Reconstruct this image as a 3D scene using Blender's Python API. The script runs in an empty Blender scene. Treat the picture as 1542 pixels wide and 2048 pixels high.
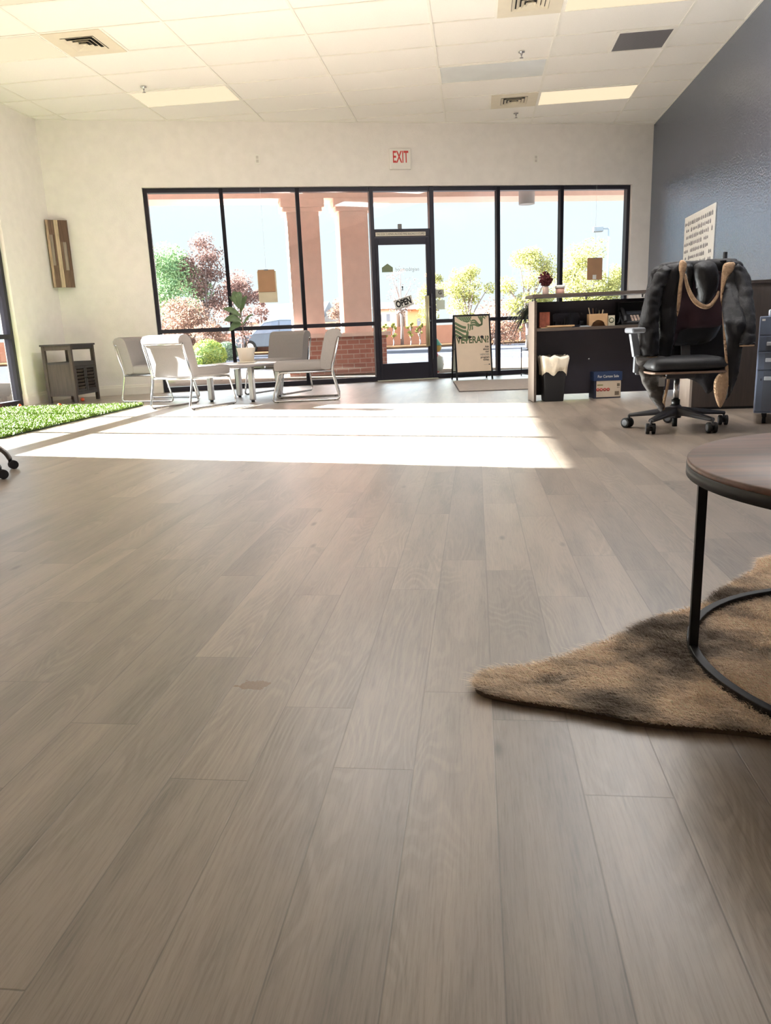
import bpy, bmesh, math, random
from mathutils import Vector, Matrix, geometry, noise
PI=math.pi; R=math.radians
rnd=random.Random(7)
sc=bpy.context.scene; C=sc.collection
# ---------------------------------------------------------------- camera
_f=1494.35; _p,_r,_y=R(13.592),R(-2.328),R(-7.207)
F=Vector((math.sin(_y)*math.cos(_p),math.cos(_y)*math.cos(_p),-math.sin(_p)))
RT=Vector((math.cos(_y),-math.sin(_y),0)); UP=RT.cross(F)
RT,UP=RT*math.cos(_r)+UP*math.sin(_r), -RT*math.sin(_r)+UP*math.cos(_r)
cam=bpy.data.objects.new('camera',bpy.data.cameras.new('camera')); C.objects.link(cam)
m3=Matrix((RT,UP,-F)).transposed(); cam.matrix_world=Matrix.Translation((0,0,.733))@m3.to_4x4()
cam.data.sensor_fit='HORIZONTAL'; cam.data.sensor_width=36; cam.data.lens=36*_f/1542
cam.data.clip_start=.05; cam.data.clip_end=400
sc.camera=cam
# ---------------------------------------------------------------- light
SUN_E=38.0; SKY=.80; LAMP=.175; LAMP_FILL=5.0; EXPO=2.55
w=bpy.data.worlds.new('sky'); sc.world=w; w.use_nodes=True
nt=w.node_tree; nt.nodes.clear()
out=nt.nodes.new('ShaderNodeOutputWorld'); bg=nt.nodes.new('ShaderNodeBackground'); bg.inputs[1].default_value=SKY
tc=nt.nodes.new('ShaderNodeTexCoord'); sx=nt.nodes.new('ShaderNodeSeparateXYZ'); nt.links.new(tc.outputs['Generated'],sx.inputs[0])
cr_=nt.nodes.new('ShaderNodeValToRGB'); nt.links.new(sx.outputs[2],cr_.inputs[0])
e=cr_.color_ramp.elements; e[0].position=0; e[0].color=(.240,.254,.262,1); e[1].position=.36; e[1].color=(1.5,1.65,1.8,1)
q=e.new(.19); q.color=(.232,.262,.292,1)
nz=nt.nodes.new('ShaderNodeTexNoise'); nz.inputs['Scale'].default_value=2.2; nz.inputs['Detail'].default_value=6
mp=nt.nodes.new('ShaderNodeMapping'); mp.inputs['Scale'].default_value=(1,1,4); nt.links.new(tc.outputs['Generated'],mp.inputs[0]); nt.links.new(mp.outputs[0],nz.inputs[0])
mx=nt.nodes.new('ShaderNodeMixRGB'); mr=nt.nodes.new('ShaderNodeMapRange'); mr.inputs[1].default_value=.4; mr.inputs[2].default_value=.75; mr.inputs[4].default_value=.7
nt.links.new(nz.outputs[0],mr.inputs[0]); nt.links.new(mr.outputs[0],mx.inputs[0]); nt.links.new(cr_.outputs[0],mx.inputs[1]); mx.inputs[2].default_value=(1.0,1.0,.99,1); mx.blend_type='MULTIPLY'
nt.links.new(mx.outputs[0],bg.inputs[0]); nt.links.new(bg.outputs[0],out.inputs[0])
az,tan_el=R(-13),.338; d=Vector((math.cos(az),math.sin(az),-tan_el)).normalized()
sl=bpy.data.lights.new('sun','SUN'); sl.energy=SUN_E; sl.angle=R(.53); sl.color=(1,.985,.975)
so=bpy.data.objects.new('sun',sl); C.objects.link(so); so.rotation_euler=d.to_track_quat('-Z','Y').to_euler(); so.location=(-20,5,12)
vs=sc.view_settings; sc.display_settings.display_device='sRGB'; vs.view_transform='Standard'; vs.look='None'; vs.gamma=1; vs.use_curve_mapping=False; vs.exposure=EXPO
sc.cycles.max_bounces=9; sc.cycles.diffuse_bounces=6; sc.cycles.glossy_bounces=4; sc.cycles.transparent_max_bounces=12
sc.cycles.sample_clamp_indirect=6; sc.cycles.use_denoising=True
# ---------------------------------------------------------------- materials
def lin(c): return tuple((x/12.92 if x<=.04045 else ((x+.055)/1.055)**2.4) for x in [v/255 for v in c])
class NT:
    def __init__(s,name):
        s.m=bpy.data.materials.new(name); s.m.use_nodes=True; s.t=s.m.node_tree; s.b=s.t.nodes['Principled BSDF']; s.o=s.t.nodes['Material Output']
    def n(s,k,**kw):
        x=s.t.nodes.new('ShaderNode'+k)
        for a,v in kw.items(): setattr(x,a,v)
        return x
    def l(s,a,b): s.t.links.new(a,b)
    def co(s,scale=(1,1,1),src='Object',rot=(0,0,0)):
        t=s.n('TexCoord'); m=s.n('Mapping'); m.inputs['Scale'].default_value=scale; m.inputs['Rotation'].default_value=rot; s.l(t.outputs[src],m.inputs[0]); return m.outputs[0]
    def noise(s,vec,scale,detail=4,rough=.5,dist=0):
        x=s.n('TexNoise'); x.inputs['Scale'].default_value=scale; x.inputs['Detail'].default_value=detail; x.inputs['Roughness'].default_value=rough; x.inputs['Distortion'].default_value=dist
        s.l(vec,x.inputs['Vector']); return x.outputs[0]
    def ramp(s,fac,stops):
        x=s.n('ValToRGB'); e=x.color_ramp.elements; e[0].position=stops[0][0]; e[0].color=(*stops[0][1],1); e[1].position=stops[-1][0]; e[1].color=(*stops[-1][1],1)
        for p,c in stops[1:-1]: k=e.new(p); k.color=(*c,1)
        s.l(fac,x.inputs[0]); return x.outputs[0]
    def mix(s,fac,a,b,mode='MIX'):
        x=s.n('MixRGB',blend_type=mode)
        for i,v in enumerate((fac,a,b)):
            if isinstance(v,(int,float)): x.inputs[i].default_value=v
            elif isinstance(v,tuple): x.inputs[i].default_value=(*v,1)
            else: s.l(v,x.inputs[i])
        return x.outputs[0]
    def math(s,op,a,b=0,c=0):
        x=s.n('Math',operation=op)
        for i,v in enumerate((a,b,c)):
            if isinstance(v,(int,float)): x.inputs[i].default_value=v
            else: s.l(v,x.inputs[i])
        return x.outputs[0]
    def bump(s,h,st=.3,dist=.01):
        x=s.n('Bump'); x.inputs['Strength'].default_value=st; x.inputs['Distance'].default_value=dist; s.l(h,x.inputs['Height']); s.l(x.outputs[0],s.b.inputs['Normal'])
    def set(s,**kw):
        for k,v in kw.items():
            i=s.b.inputs[k.replace('_',' ')]
            if hasattr(v,'links') or hasattr(v,'is_linked'): s.l(v,i)
            elif isinstance(v,tuple) and len(v)==3: i.default_value=(*v,1)
            else: i.default_value=v
        return s
def M(name,rgb,rough=.5,metal=0,var=0,vscale=8,bump=0,bscale=60,stretch=(1,1,1),spec=None,**kw):
    s=NT(name); c=lin(rgb); v=s.co(stretch)
    n=s.noise(v,vscale,5)
    lo=tuple(x*(1-max(var,.03)) for x in c); hi=tuple(min(1,x*(1+max(var,.03))) for x in c)
    s.set(Base_Color=s.ramp(n,[(.3,lo),(.7,hi)]),Roughness=rough,Metallic=metal)
    if spec is not None: s.b.inputs['Specular IOR Level'].default_value=spec
    if bump: s.bump(s.noise(v,bscale,4),bump,.01)
    for k,x in kw.items(): s.b.inputs[k].default_value=x
    return s.m
def wood(name,c0,c1,scale=6,axis=2,rough=.5,bump=.15):
    s=NT(name); st=[14,14,14]; st[axis]=1
    v=s.co(tuple(st)); n=s.noise(v,scale,8,.6,.4); n2=s.noise(s.co((1,1,1)),3,3)
    s.set(Base_Color=s.mix(.25,s.ramp(n,[(.3,lin(c0)),(.7,lin(c1))]),s.ramp(n2,[(.3,lin(c0)),(.7,lin(c1))])),Roughness=rough); s.bump(n,bump,.004); return s.m
m_wall=M('painted_drywall_cream',(238,234,230),.75,var=.02,bump=.25,bscale=90)
m_walld=NT('satin_slate_paint')
_v=m_walld.co(); m_walld.set(Base_Color=m_walld.ramp(m_walld.noise(_v,1.2,3),[(.3,lin((54,54,68))),(.7,lin((62,62,76)))]),Roughness=.2); m_walld.b.inputs['IOR'].default_value=4.2; m_walld.b.inputs['Specular Tint'].default_value=(.80,.88,1,1); m_walld.bump(m_walld.noise(_v,55,3),.35,.012); m_walld=m_walld.m
m_base=M('white_trim_paint',(238,234,226),.45)
m_tile=M('ceiling_tile_mineral',(245,243,238),.9,var=.05,vscale=260,bump=.3,bscale=260)
m_grid=M('white_ceiling_grid_metal',(240,238,230),.5)
m_bronze=M('dark_bronze_aluminium',(42,40,50),.38,.3,var=.05)
m_glass=NT('clear_window_glass'); s=m_glass
tr=s.n('BsdfTransparent'); tr.inputs[0].default_value=(.93,.96,.95,1); gl=s.n('BsdfGlossy'); gl.inputs['Roughness'].default_value=.02; fr=s.n('Fresnel'); _g=s.n('NewGeometry'); s.l(s.math('MULTIPLY_ADD',_g.outputs['Backfacing'],-.8333,1.5),fr.inputs[0])
ms=s.n('MixShader'); s.l(s.math('MULTIPLY',fr.outputs[0],1.0),ms.inputs[0]); s.l(tr.outputs[0],ms.inputs[1]); s.l(gl.outputs[0],ms.inputs[2]); s.l(ms.outputs[0],s.o.inputs[0]); m_glass=m_glass.m
def emis(name,rgb,st):
    s=NT(name); n=s.noise(s.co(),40,2)
    s.set(Base_Color=lin(rgb),Emission_Color=s.ramp(n,[(0,tuple(x*.97 for x in rgb)),(1,rgb)]),Emission_Strength=st); s.t.links.remove(s.b.inputs['Base Color'].links[0]) if s.b.inputs['Base Color'].links else None; s.b.inputs['Base Color'].default_value=(.05,.05,.05,1); s.b.inputs['Specular IOR Level'].default_value=.1; return s.m
m_lens=emis('lit_troffer_lens',(1,.80,.54),LAMP); m_lensfill=emis('added_fill_lens',(1,.98,.97),LAMP_FILL)
m_lensoff=M('unlit_acrylic_lens',(214,220,220),.2,var=.05,vscale=3)
# floor
def floor_mat():
    s=NT('taupe_vinyl_oak_planks')
    uv=s.n('UVMap',uv_map='plank'); at=s.n('Attribute',attribute_name='tint'); sp=s.n('SeparateColor'); s.l(at.outputs['Color'],sp.inputs[0])
    def vec(sx,sy,dist=None):
        m=s.n('Mapping'); m.inputs['Scale'].default_value=(sx,sy,1); s.l(uv.outputs[0],m.inputs[0]); return m.outputs[0]
    n1=s.noise(vec(11,1.5),1,4,.5,.8); fc=s.noise(vec(7.5,1.15),1,1.6,.45,.3); sn=s.math('SINE',s.math('MULTIPLY',fc,150)); cm=s.ramp(s.noise(vec(5,1.6),1,2),[(.47,(0,0,0)),(.60,(1,1,1))])          # broad figure
    n2=s.noise(vec(210,9),1,4,.75)               # fine pores
    n3=s.noise(vec(7,.9),1,3,.5)                # blotches
    wv=s.n('TexWave',wave_type='RINGS',rings_direction='Y'); wv.inputs['Scale'].default_value=2.2; wv.inputs['Distortion'].default_value=9; wv.inputs['Detail'].default_value=3; wv.inputs['Detail Scale'].default_value=1.4; s.l(vec(16,1.5),wv.inputs[0])
    base=s.ramp(n1,[(.30,lin((96,90,84))),(.43,lin((128,119,111))),(.55,lin((144,136,127))),(.72,lin((160,152,142)))])
    c=s.mix(s.math('MULTIPLY',s.math('GREATER_THAN',sp.outputs[1],.4),.12),base,s.ramp(wv.outputs[0],[(.1,lin((98,91,84))),(.6,lin((156,147,137)))]))
    c=s.mix(s.math('MULTIPLY',cm,.55),c,s.ramp(sn,[(.0,lin((84,76,68))),(.35,lin((132,124,115))),(1,lin((160,151,141)))]))
    c=s.mix(.5,c,s.ramp(n3,[(.36,lin((74,68,63))),(.48,lin((130,122,113))),(.64,lin((160,150,139)))]))
    st=s.math('MULTIPLY',s.ramp(s.noise(vec(34,4.2),1,5,.6,1.6),[(.54,(0,0,0)),(.70,(1,1,1))]),s.ramp(n3,[(.42,(1,1,1)),(.58,(0,0,0))])); c=s.mix(s.math('MULTIPLY',st,.6),c,lin((84,77,70)))
    c=s.mix(.28,c,s.ramp(n2,[(.32,lin((80,75,70))),(.55,lin((170,162,150)))]))
    # knots
    vo=s.n('TexVoronoi'); vo.inputs['Scale'].default_value=1; s.l(vec(9,3.2),vo.inputs[0])
    kn=s.ramp(vo.outputs[0],[(.04,(1,1,1)),(.13,(0,0,0))]); kk=s.math('MULTIPLY',kn,s.math('GREATER_THAN',sp.outputs[2],.62))
    c=s.mix(s.math('MULTIPLY',kk,.75),c,lin((72,62,56)))
    c=s.mix(1.0,c,s.ramp(sp.outputs[0],[(0,(.80,.79,.79)),(1,(1.03,1.02,1.0))]),'MULTIPLY')
    e2=s.n('UVMap',uv_map='edge'); sx=s.n('SeparateXYZ'); s.l(e2.outputs[0],sx.inputs[0])
    eu=s.math('MINIMUM',sx.outputs[0],s.math('SUBTRACT',.1392,sx.outputs[0])); ev=s.math('MINIMUM',sx.outputs[1],s.math('SUBTRACT',.914,sx.outputs[1]))
    ed=s.math('MINIMUM',eu,ev); mr=s.n('MapRange'); mr.inputs[1].default_value=.0003; mr.inputs[2].default_value=.0019; s.l(ed,mr.inputs[0])
    c=s.mix(s.math('SUBTRACT',1.0,mr.outputs[0]),c,s.mix(.55,c,lin((60,52,46))))
    # honey coloured spill mark
    g=s.n('NewGeometry'); vm=s.n('VectorMath',operation='SUBTRACT'); s.l(g.outputs['Position'],vm.inputs[0]); vm.inputs[1].default_value=(-.487,1.438,0)
    m=s.n('Mapping'); m.inputs['Rotation'].default_value=(0,0,R(55)); m.inputs['Scale'].default_value=(.8,1.25,0); s.l(vm.outputs[0],m.inputs[0]); ln=s.n('VectorMath',operation='LENGTH'); s.l(m.outputs[0],ln.inputs[0])
    nn=s.noise(g.outputs['Position'],48,5); dd=s.math('ADD',ln.outputs['Value'],s.math('MULTIPLY',s.math('SUBTRACT',nn,.5),.07))
    sp2=s.math('MULTIPLY',s.math('LESS_THAN',dd,.026),s.math('ADD',.35,s.math('MULTIPLY',s.noise(g.outputs['Position'],260,3),.9)))
    c=s.mix(sp2,c,lin((104,72,28)))
    c=s.mix(1.0,c,(1.06,.975,.915),'MULTIPLY'); s.set(Base_Color=c)
    s.set(Roughness=s.math('ADD',.32,s.math('MULTIPLY',n2,.2)))
    h=s.math('ADD',s.math('MULTIPLY',n2,.25),s.math('MULTIPLY',mr.outputs[0],1.0)); s.bump(h,.35,.0012)
    s.b.inputs['Specular IOR Level'].default_value=.4; s.b.inputs['Coat Weight'].default_value=1; s.b.inputs['Coat Roughness'].default_value=.36; s.b.inputs['Coat IOR'].default_value=1.42
    return s.m
m_floor=floor_mat()
m_grey=M('grey_wool_fabric',(142,136,134),.9,var=.05,vscale=120,bump=.5,bscale=400)
m_chrome=M('satin_chrome_tube',(205,206,208),.22,1)
m_tabtop=M('white_laminate',(205,200,198),.18,var=.02)
m_black=M('black_powder_coat',(16,16,18),.5,0,spec=.35)
m_blackp=M('black_plastic',(24,24,28),.6)
m_rub=M('black_rubber',(18,18,20),.7)
m_coat=M('black_quilted_nylon',(19,17,21),.62,spec=.35,var=.15,vscale=14,bump=1,bscale=14,stretch=(1.5,1.5,.6))
m_quiltlit=M('window_lit_quilted_nylon',(74,70,68),.7,spec=.3,var=.12,vscale=12,bump=1,bscale=22,stretch=(1,1,2))  # black coat nylon coloured paler for window light on the left hem
m_fleece=M('tan_sherpa_fleece',(186,154,124),.95,var=.14,vscale=60,bump=1,bscale=160)
m_burg=M('burgundy_lining',(48,20,30),.7,var=.1)
m_darkw=wood('dark_walnut_laminate',(58,50,46),(76,66,60),4,2,.4,.05)
m_deskin=M('charcoal_laminate',(50,47,56),.4,var=.05)
m_taupe=wood('taupe_laminate',(150,138,128),(176,164,154),5,2,.45,.04)
m_taupeh=wood('taupe_laminate_edge',(66,57,51),(86,75,68),5,0,.45,.04)
m_greyw=wood('weathered_grey_wood',(52,44,41),(80,68,62),4,2,.6,.3)
m_greywd=wood('weathered_charcoal_wood',(40,35,38),(60,53,53),4,2,.55,.3)
m_rustic=wood('rustic_brown_tabletop',(62,38,27),(130,84,60),2.2,0,.45,.12)
m_stucco=M('terracotta_pink_stucco',(234,206,196),.95,spec=.1,var=.04,bump=.4,bscale=40)
m_white=M('white_plastic',(236,234,228),.5)
m_paper=M('white_paper',(240,240,236),.8)
m_pot=M('cream_ceramic',(232,222,206),.35)
m_leaf=M('fig_leaf_green',(78,98,66),.4,var=.25,vscale=20,bump=.3,bscale=30)
m_stem=M('brown_stem',(112,92,76),.8,var=.2)
m_palm=M('dark_palm_green',(46,54,44),.5,var=.35,vscale=10)
m_kraft=M('brown_kraft_board',(178,140,108),.8,var=.05)
m_tan=M('tan_wood_board',(196,160,120),.6,var=.08)
def brick(name,c1,c2,mo,scale,rot=(0,0,0)):
    s=NT(name); t=s.n('TexBrick'); s.l(s.co((1,1,1),rot=rot),t.inputs[0]); t.inputs['Color1'].default_value=(*lin(c1),1); t.inputs['Color2'].default_value=(*lin(c2),1); t.inputs['Mortar'].default_value=(*lin(mo),1)
    t.inputs['Scale'].default_value=scale; t.inputs['Mortar Size'].default_value=.018; t.inputs['Brick Width'].default_value=.5; t.inputs['Row Height'].default_value=.19
    s.set(Base_Color=t.outputs[0],Roughness=.9); s.bump(s.math('SUBTRACT',1.0,t.outputs[1]),.5,.01); return s.m
m_brick=brick('red_brick',(172,112,100),(184,126,112),(196,168,156),2.2,(R(90),0,0))
def leafm(name,a,b):
    s=NT(name); at=s.n('Attribute',attribute_name='tint'); sp=s.n('SeparateColor'); s.l(at.outputs['Color'],sp.inputs[0])
    c=s.ramp(sp.outputs[0],[(0,lin(a)),(1,lin(b))]); s.set(Base_Color=c,Roughness=.9); s.b.inputs['Specular IOR Level'].default_value=.1
    tl=s.n('BsdfTranslucent'); s.l(c,tl.inputs[0]); ms=s.n('MixShader'); ms.inputs[0].default_value=.3; s.l(s.b.outputs[0],ms.inputs[1]); s.l(tl.outputs[0],ms.inputs[2]); s.l(ms.outputs[0],s.o.inputs[0]); return s.m
def attrm(name,a,b,rough=.8):
    s=NT(name); at=s.n('Attribute',attribute_name='tint'); s.set(Base_Color=at.outputs['Color'],Roughness=rough); return s.m
# ---------------------------------------------------------------- geometry helpers
WM={}
class MB:
    def __init__(s,T=None): s.b=bmesh.new(); s.T=T or Matrix(); s.sm=False
    def _x(s,vs,M_=None):
        T=s.T@(M_ or Matrix())
        for v in vs: v.co=T@v.co
    def box(s,x0,x1,y0,y1,z0,z1,M_=None,bev=0):
        b=s.b; r=bmesh.ops.create_cube(b,size=1); vs=r['verts']
        for v in vs: v.co=Vector(((x0+x1)/2+v.co.x*(x1-x0),(y0+y1)/2+v.co.y*(y1-y0),(z0+z1)/2+v.co.z*(z1-z0)))
        if bev:
            es=list({e for v in vs for e in v.link_edges}); rr=bmesh.ops.bevel(b,geom=es,offset=bev,segments=2,affect='EDGES',profile=.5); vs=list({v for f in rr['faces'] for v in f.verts}|{v for v in vs if v.is_valid})
        s._x(vs,M_); return s
    def bar(s,a,b_,w_,h_,up=(0,0,1)):
        a=Vector(a);b_=Vector(b_);dd=(b_-a);L=dd.length;z=dd/L;x=Vector(up).cross(z)
        if x.length<1e-4: x=Vector((1,0,0))
        x.normalize(); y=z.cross(x); m=Matrix((x,y,z)).transposed().to_4x4(); m.translation=(a+b_)/2
        return s.box(-w_/2,w_/2,-h_/2,h_/2,-L/2,L/2,m)
    def tube(s,pts,r,seg=8,closed=False,caps=True,flat=1):
        b=s.b; P=[Vector(p) for p in pts]; n=len(P); rr=r if isinstance(r,(list,tuple)) else [r]*n
        T=[]
        for i in range(n):
            if closed: t=P[(i+1)%n]-P[i-1]
            else: t=P[min(i+1,n-1)]-P[max(i-1,0)]
            T.append(t.normalized())
        u=T[0].orthogonal().normalized(); rings=[]
        for i in range(n):
            u=(u-T[i]*u.dot(T[i])).normalized(); v=T[i].cross(u)
            rings.append([b.verts.new(s.T@(P[i]+(u*math.cos(2*PI*k/seg)+v*math.sin(2*PI*k/seg)*flat)*rr[i])) for k in range(seg)])
        for i in range(n if closed else n-1):
            A=rings[i];B=rings[(i+1)%n]
            for k in range(seg): b.faces.new((A[k],A[(k+1)%seg],B[(k+1)%seg],B[k])).smooth=True
        if caps and not closed: b.faces.new(rings[0][::-1]); b.faces.new(rings[-1])
        return s
    def cyl(s,a,b_,r,r2=None,seg=20): return s.tube([a,b_],[r,r if r2 is None else r2],seg)
    def lathe(s,prof,c=(0,0,0),seg=28,M_=None):
        b=s.b; c=Vector(c); T=s.T@(M_ or Matrix()); rings=[]
        for r,z in prof:
            if r<1e-5: rings.append([b.verts.new(T@(c+Vector((0,0,z))))])
            else: rings.append([b.verts.new(T@(c+Vector((r*math.cos(2*PI*k/seg),r*math.sin(2*PI*k/seg),z)))) for k in range(seg)])
        for A,B in zip(rings,rings[1:]):
            if len(A)==1 and len(B)==1: continue
            for k in range(seg):
                q=[A[k%len(A)],A[(k+1)%len(A)],B[(k+1)%len(B)],B[k%len(B)]]; q2=[]
                for v in q:
                    if v not in q2: q2.append(v)
                if len(q2)>2: b.faces.new(q2).smooth=True
        return s
    def prism(s,poly,d0,d1,plane='xy'):
        """poly 2D; plane xy -> depth z, xz -> depth y, yz -> depth x"""
        f={'xy':lambda p,d:(p[0],p[1],d),'xz':lambda p,d:(p[0],d,p[1]),'yz':lambda p,d:(d,p[0],p[1])}[plane]
        A=[s.b.verts.new(s.T@Vector(f(p,d0))) for p in poly]; B=[s.b.verts.new(s.T@Vector(f(p,d1))) for p in poly]; n=len(poly)
        s.b.faces.new(A); s.b.faces.new(B[::-1])
        for k in range(n): s.b.faces.new((A[k],B[k],B[(k+1)%n],A[(k+1)%n]))
        return s
    def ico(s,c,r,sub=2,sc_=(1,1,1)):
        vs=bmesh.ops.create_icosphere(s.b,subdivisions=sub,radius=1)['verts']
        for v in vs: v.co=s.T@(Vector(c)+Vector((v.co.x*sc_[0],v.co.y*sc_[1],v.co.z*sc_[2]))*r)
        for v in vs:
            for f in v.link_faces: f.smooth=True
        return s
    def pillow(s,poly,y,th,res=.02,plane='xz',R_=None,wr=0,wf=12,backth=None,smooth=3,seed=0):
        """soft panel: outline in x,z at depth y(x,z); rounded edges, wrinkled front"""
        for _ in range(smooth and 2):
            q=[]
            for i in range(len(poly)):
                a=Vector(poly[i][:2]);b2=Vector(poly[(i+1)%len(poly)][:2]); q+= [a*.78+b2*.22,a*.22+b2*.78]
            poly=q
        P=[]
        for i in range(len(poly)):
            a=Vector(poly[i]);b2=Vector(poly[(i+1)%len(poly)]); n=max(1,int((b2-a).length/res+.5))
            P+=[a.lerp(b2,k/n) for k in range(n)]
        nb=len(P); xs=[p.x for p in P]; zs=[p.y for p in P]; inner=[]
        def inside(x,z):
            c=False
            for i in range(nb):
                a,b2=P[i],P[(i+1)%nb]
                if (a.y>z)!=(b2.y>z) and x<(b2.x-a.x)*(z-a.y)/(b2.y-a.y)+a.x: c=not c
            return c
        z=min(zs)+res/2; row=0
        while z<max(zs):
            x=min(xs)+(row%2)*res/2
            while x<max(xs):
                if inside(x,z):
                    dd=min((Vector((x,z))-p).length for p in P)
                    if dd>res*.5: inner.append((Vector((x,z)),dd))
                x+=res
            z+=res*.87; row+=1
        V=P+[i[0] for i in inner]; D=[0]*nb+[i[1] for i in inner]; RR=R_ or th*1.6
        r=geometry.delaunay_2d_cdt(V,[],[list(range(nb))],1,1e-6); ov,of=r[0],r[2]; orig=r[3]
        f3={'xz':lambda a,c,d:Vector((a,d,c)),'xy':lambda a,c,d:Vector((a,c,d)),'yz':lambda a,c,d:Vector((d,a,c))}[plane]
        yy=y if callable(y) else (lambda a,c:y)
        fr=[];bk=[]; sg=-1 if plane=='xz' else 1
        for i,v in enumerate(ov):
            dd=D[orig[i][0]] if orig[i] else 0
            k=math.sqrt(max(0,1-(1-min(1,dd/RR))**2)) if dd>0 else 0
            wn=wr*k*noise.fractal(Vector((v.x*wf+seed,v.y*wf*.6,seed)),1.0,2.0,3) if wr else 0
            y0=yy(v.x,v.y); bt=th*.4 if backth is None else backth
            fr.append(s.b.verts.new(s.T@f3(v.x,v.y,y0+sg*(th*k+wn)))); bk.append(fr[-1] if dd==0 else s.b.verts.new(s.T@f3(v.x,v.y,y0-sg*bt*k)))
        for f in of:
            try: s.b.faces.new([fr[i] for i in f]).smooth=True
            except ValueError: pass
            if any(bk[i] is not fr[i] for i in f):
                try: s.b.faces.new([bk[i] for i in f[::-1]]).smooth=True
                except ValueError: pass
        return s
    def done(s,name,mat,parent=None,bev=0,world=False,subd=0):
        b=s.b; bmesh.ops.recalc_face_normals(b,faces=b.faces)
        if world and parent is not None: b.transform(WM[parent.name].inverted())
        me=bpy.data.meshes.new(name); b.to_mesh(me); b.free()
        me.materials.append(mat); o=bpy.data.objects.new(name,me); C.objects.link(o)
        if parent: o.parent=parent; WM[o.name]=WM[parent.name]
        else: WM[o.name]=Matrix()
        if bev:
            m=o.modifiers.new('bevel','BEVEL'); m.width=bev; m.segments=2; m.limit_method='ANGLE'; m.harden_normals=False
        if subd: m=o.modifiers.new('sub','SUBSURF'); m.levels=subd; m.render_levels=subd
        return o
def cr(pts,n=8,closed=False):
    P=[Vector(p) for p in pts]; N=len(P); o=[]
    for i in range(N if closed else N-1):
        g=(lambda k:P[k%N]) if closed else (lambda k:P[max(0,min(N-1,k))])
        a,b,c,d_=g(i-1),g(i),g(i+1),g(i+2)
        for j in range(n):
            t=j/n; o.append(.5*((2*b)+(-a+c)*t+(2*a-5*b+4*c-d_)*t*t+(-a+3*b-3*c+d_)*t**3))
    if not closed: o.append(P[-1])
    return o
def fillet(pts,r=.04,n=5,closed=False):
    P=[Vector(p) for p in pts]; N=len(P); o=[]
    for i in range(N):
        if not closed and i in (0,N-1): o.append(P[i]); continue
        a,b,c=P[i-1],P[i],P[(i+1)%N]; u=(a-b);v=(c-b); k=min(r,u.length*.45,v.length*.45); p=b+u.normalized()*k; q=b+v.normalized()*k
        for j in range(n+1): t=j/n; o.append(p*(1-t)**2+b*2*t*(1-t)+q*t*t)
    return o
def tag(o,label=None,cat=None,group=None,kind=None):
    if label: o['label']=label
    if cat: o['category']=cat
    if group: o['group']=group
    if kind: o['kind']=kind
    return o
def thing(name,label,cat,loc=(0,0,0),rz=0,group=None,kind=None):
    o=bpy.data.objects.new(name,None); C.objects.link(o); o.location=loc; o.rotation_euler=(0,0,rz); o.empty_display_size=.1
    WM[o.name]=Matrix.Translation(loc)@Matrix.Rotation(rz,4,'Z'); return tag(o,label,cat,group,kind)
def copy(root,loc,rz,label,group=None):
    r=root.copy(); C.objects.link(r); r.location=loc; r.rotation_euler=(0,0,rz); r['label']=label
    WM[r.name]=Matrix.Translation(loc)@Matrix.Rotation(rz,4,'Z')
    def kids(a,b):
        for ch in a.children:
            c=ch.copy(); C.objects.link(c); c.parent=b; WM[c.name]=WM[r.name]; kids(ch,c)
    kids(root,r); return r
def text(name,txt,size,mat,parent,M_,sx=1,ext=.0008,bold=0,align='CENTER',spacing=1):
    cu=bpy.data.curves.new(name,'FONT'); cu.body=txt; cu.size=size; cu.align_x=align; cu.align_y='CENTER'; cu.extrude=ext; cu.offset=bold; cu.space_character=spacing; cu.space_line=.82
    t=bpy.data.objects.new(name,cu); C.objects.link(t); bpy.context.view_layer.update()
    me=bpy.data.meshes.new_from_object(t.evaluated_get(bpy.context.evaluated_depsgraph_get())); bpy.data.objects.remove(t); bpy.data.curves.remove(cu)
    me.transform(M_@Matrix.Diagonal((sx,1,1,1))); me.materials.clear(); me.materials.append(mat)
    o=bpy.data.objects.new(name,me); C.objects.link(o)
    if parent: o.parent=parent; WM[o.name]=WM[parent.name]
    else: WM[o.name]=Matrix()
    return o
FACE=Matrix.Rotation(R(90),4,'X')          # text upright, readable from -y
# ---------------------------------------------------------------- room frame
SK=R(17.257); OX,OY=-5.63,10.01; XR=2.68; YB=-5.0; ZC=3.568
EE=Vector((math.cos(SK),math.sin(SK),0)); NN=Vector((-math.sin(SK),math.cos(SK),0)); OO=Vector((OX,OY,0))
FT=Matrix.Translation(OO)@Matrix.Rotation(SK,4,'Z')      # storefront frame: local x along wall, y outward
def front(name,label=None,cat=None,kind=None,group=None):
    o=thing(name,label,cat,OO,SK,group,kind); return o
def clip_front(bm,t):
    bmesh.ops.bisect_plane(bm,geom=bm.verts[:]+bm.edges[:]+bm.faces[:],plane_co=OO+NN*t,plane_no=NN,clear_outer=True)
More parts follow.
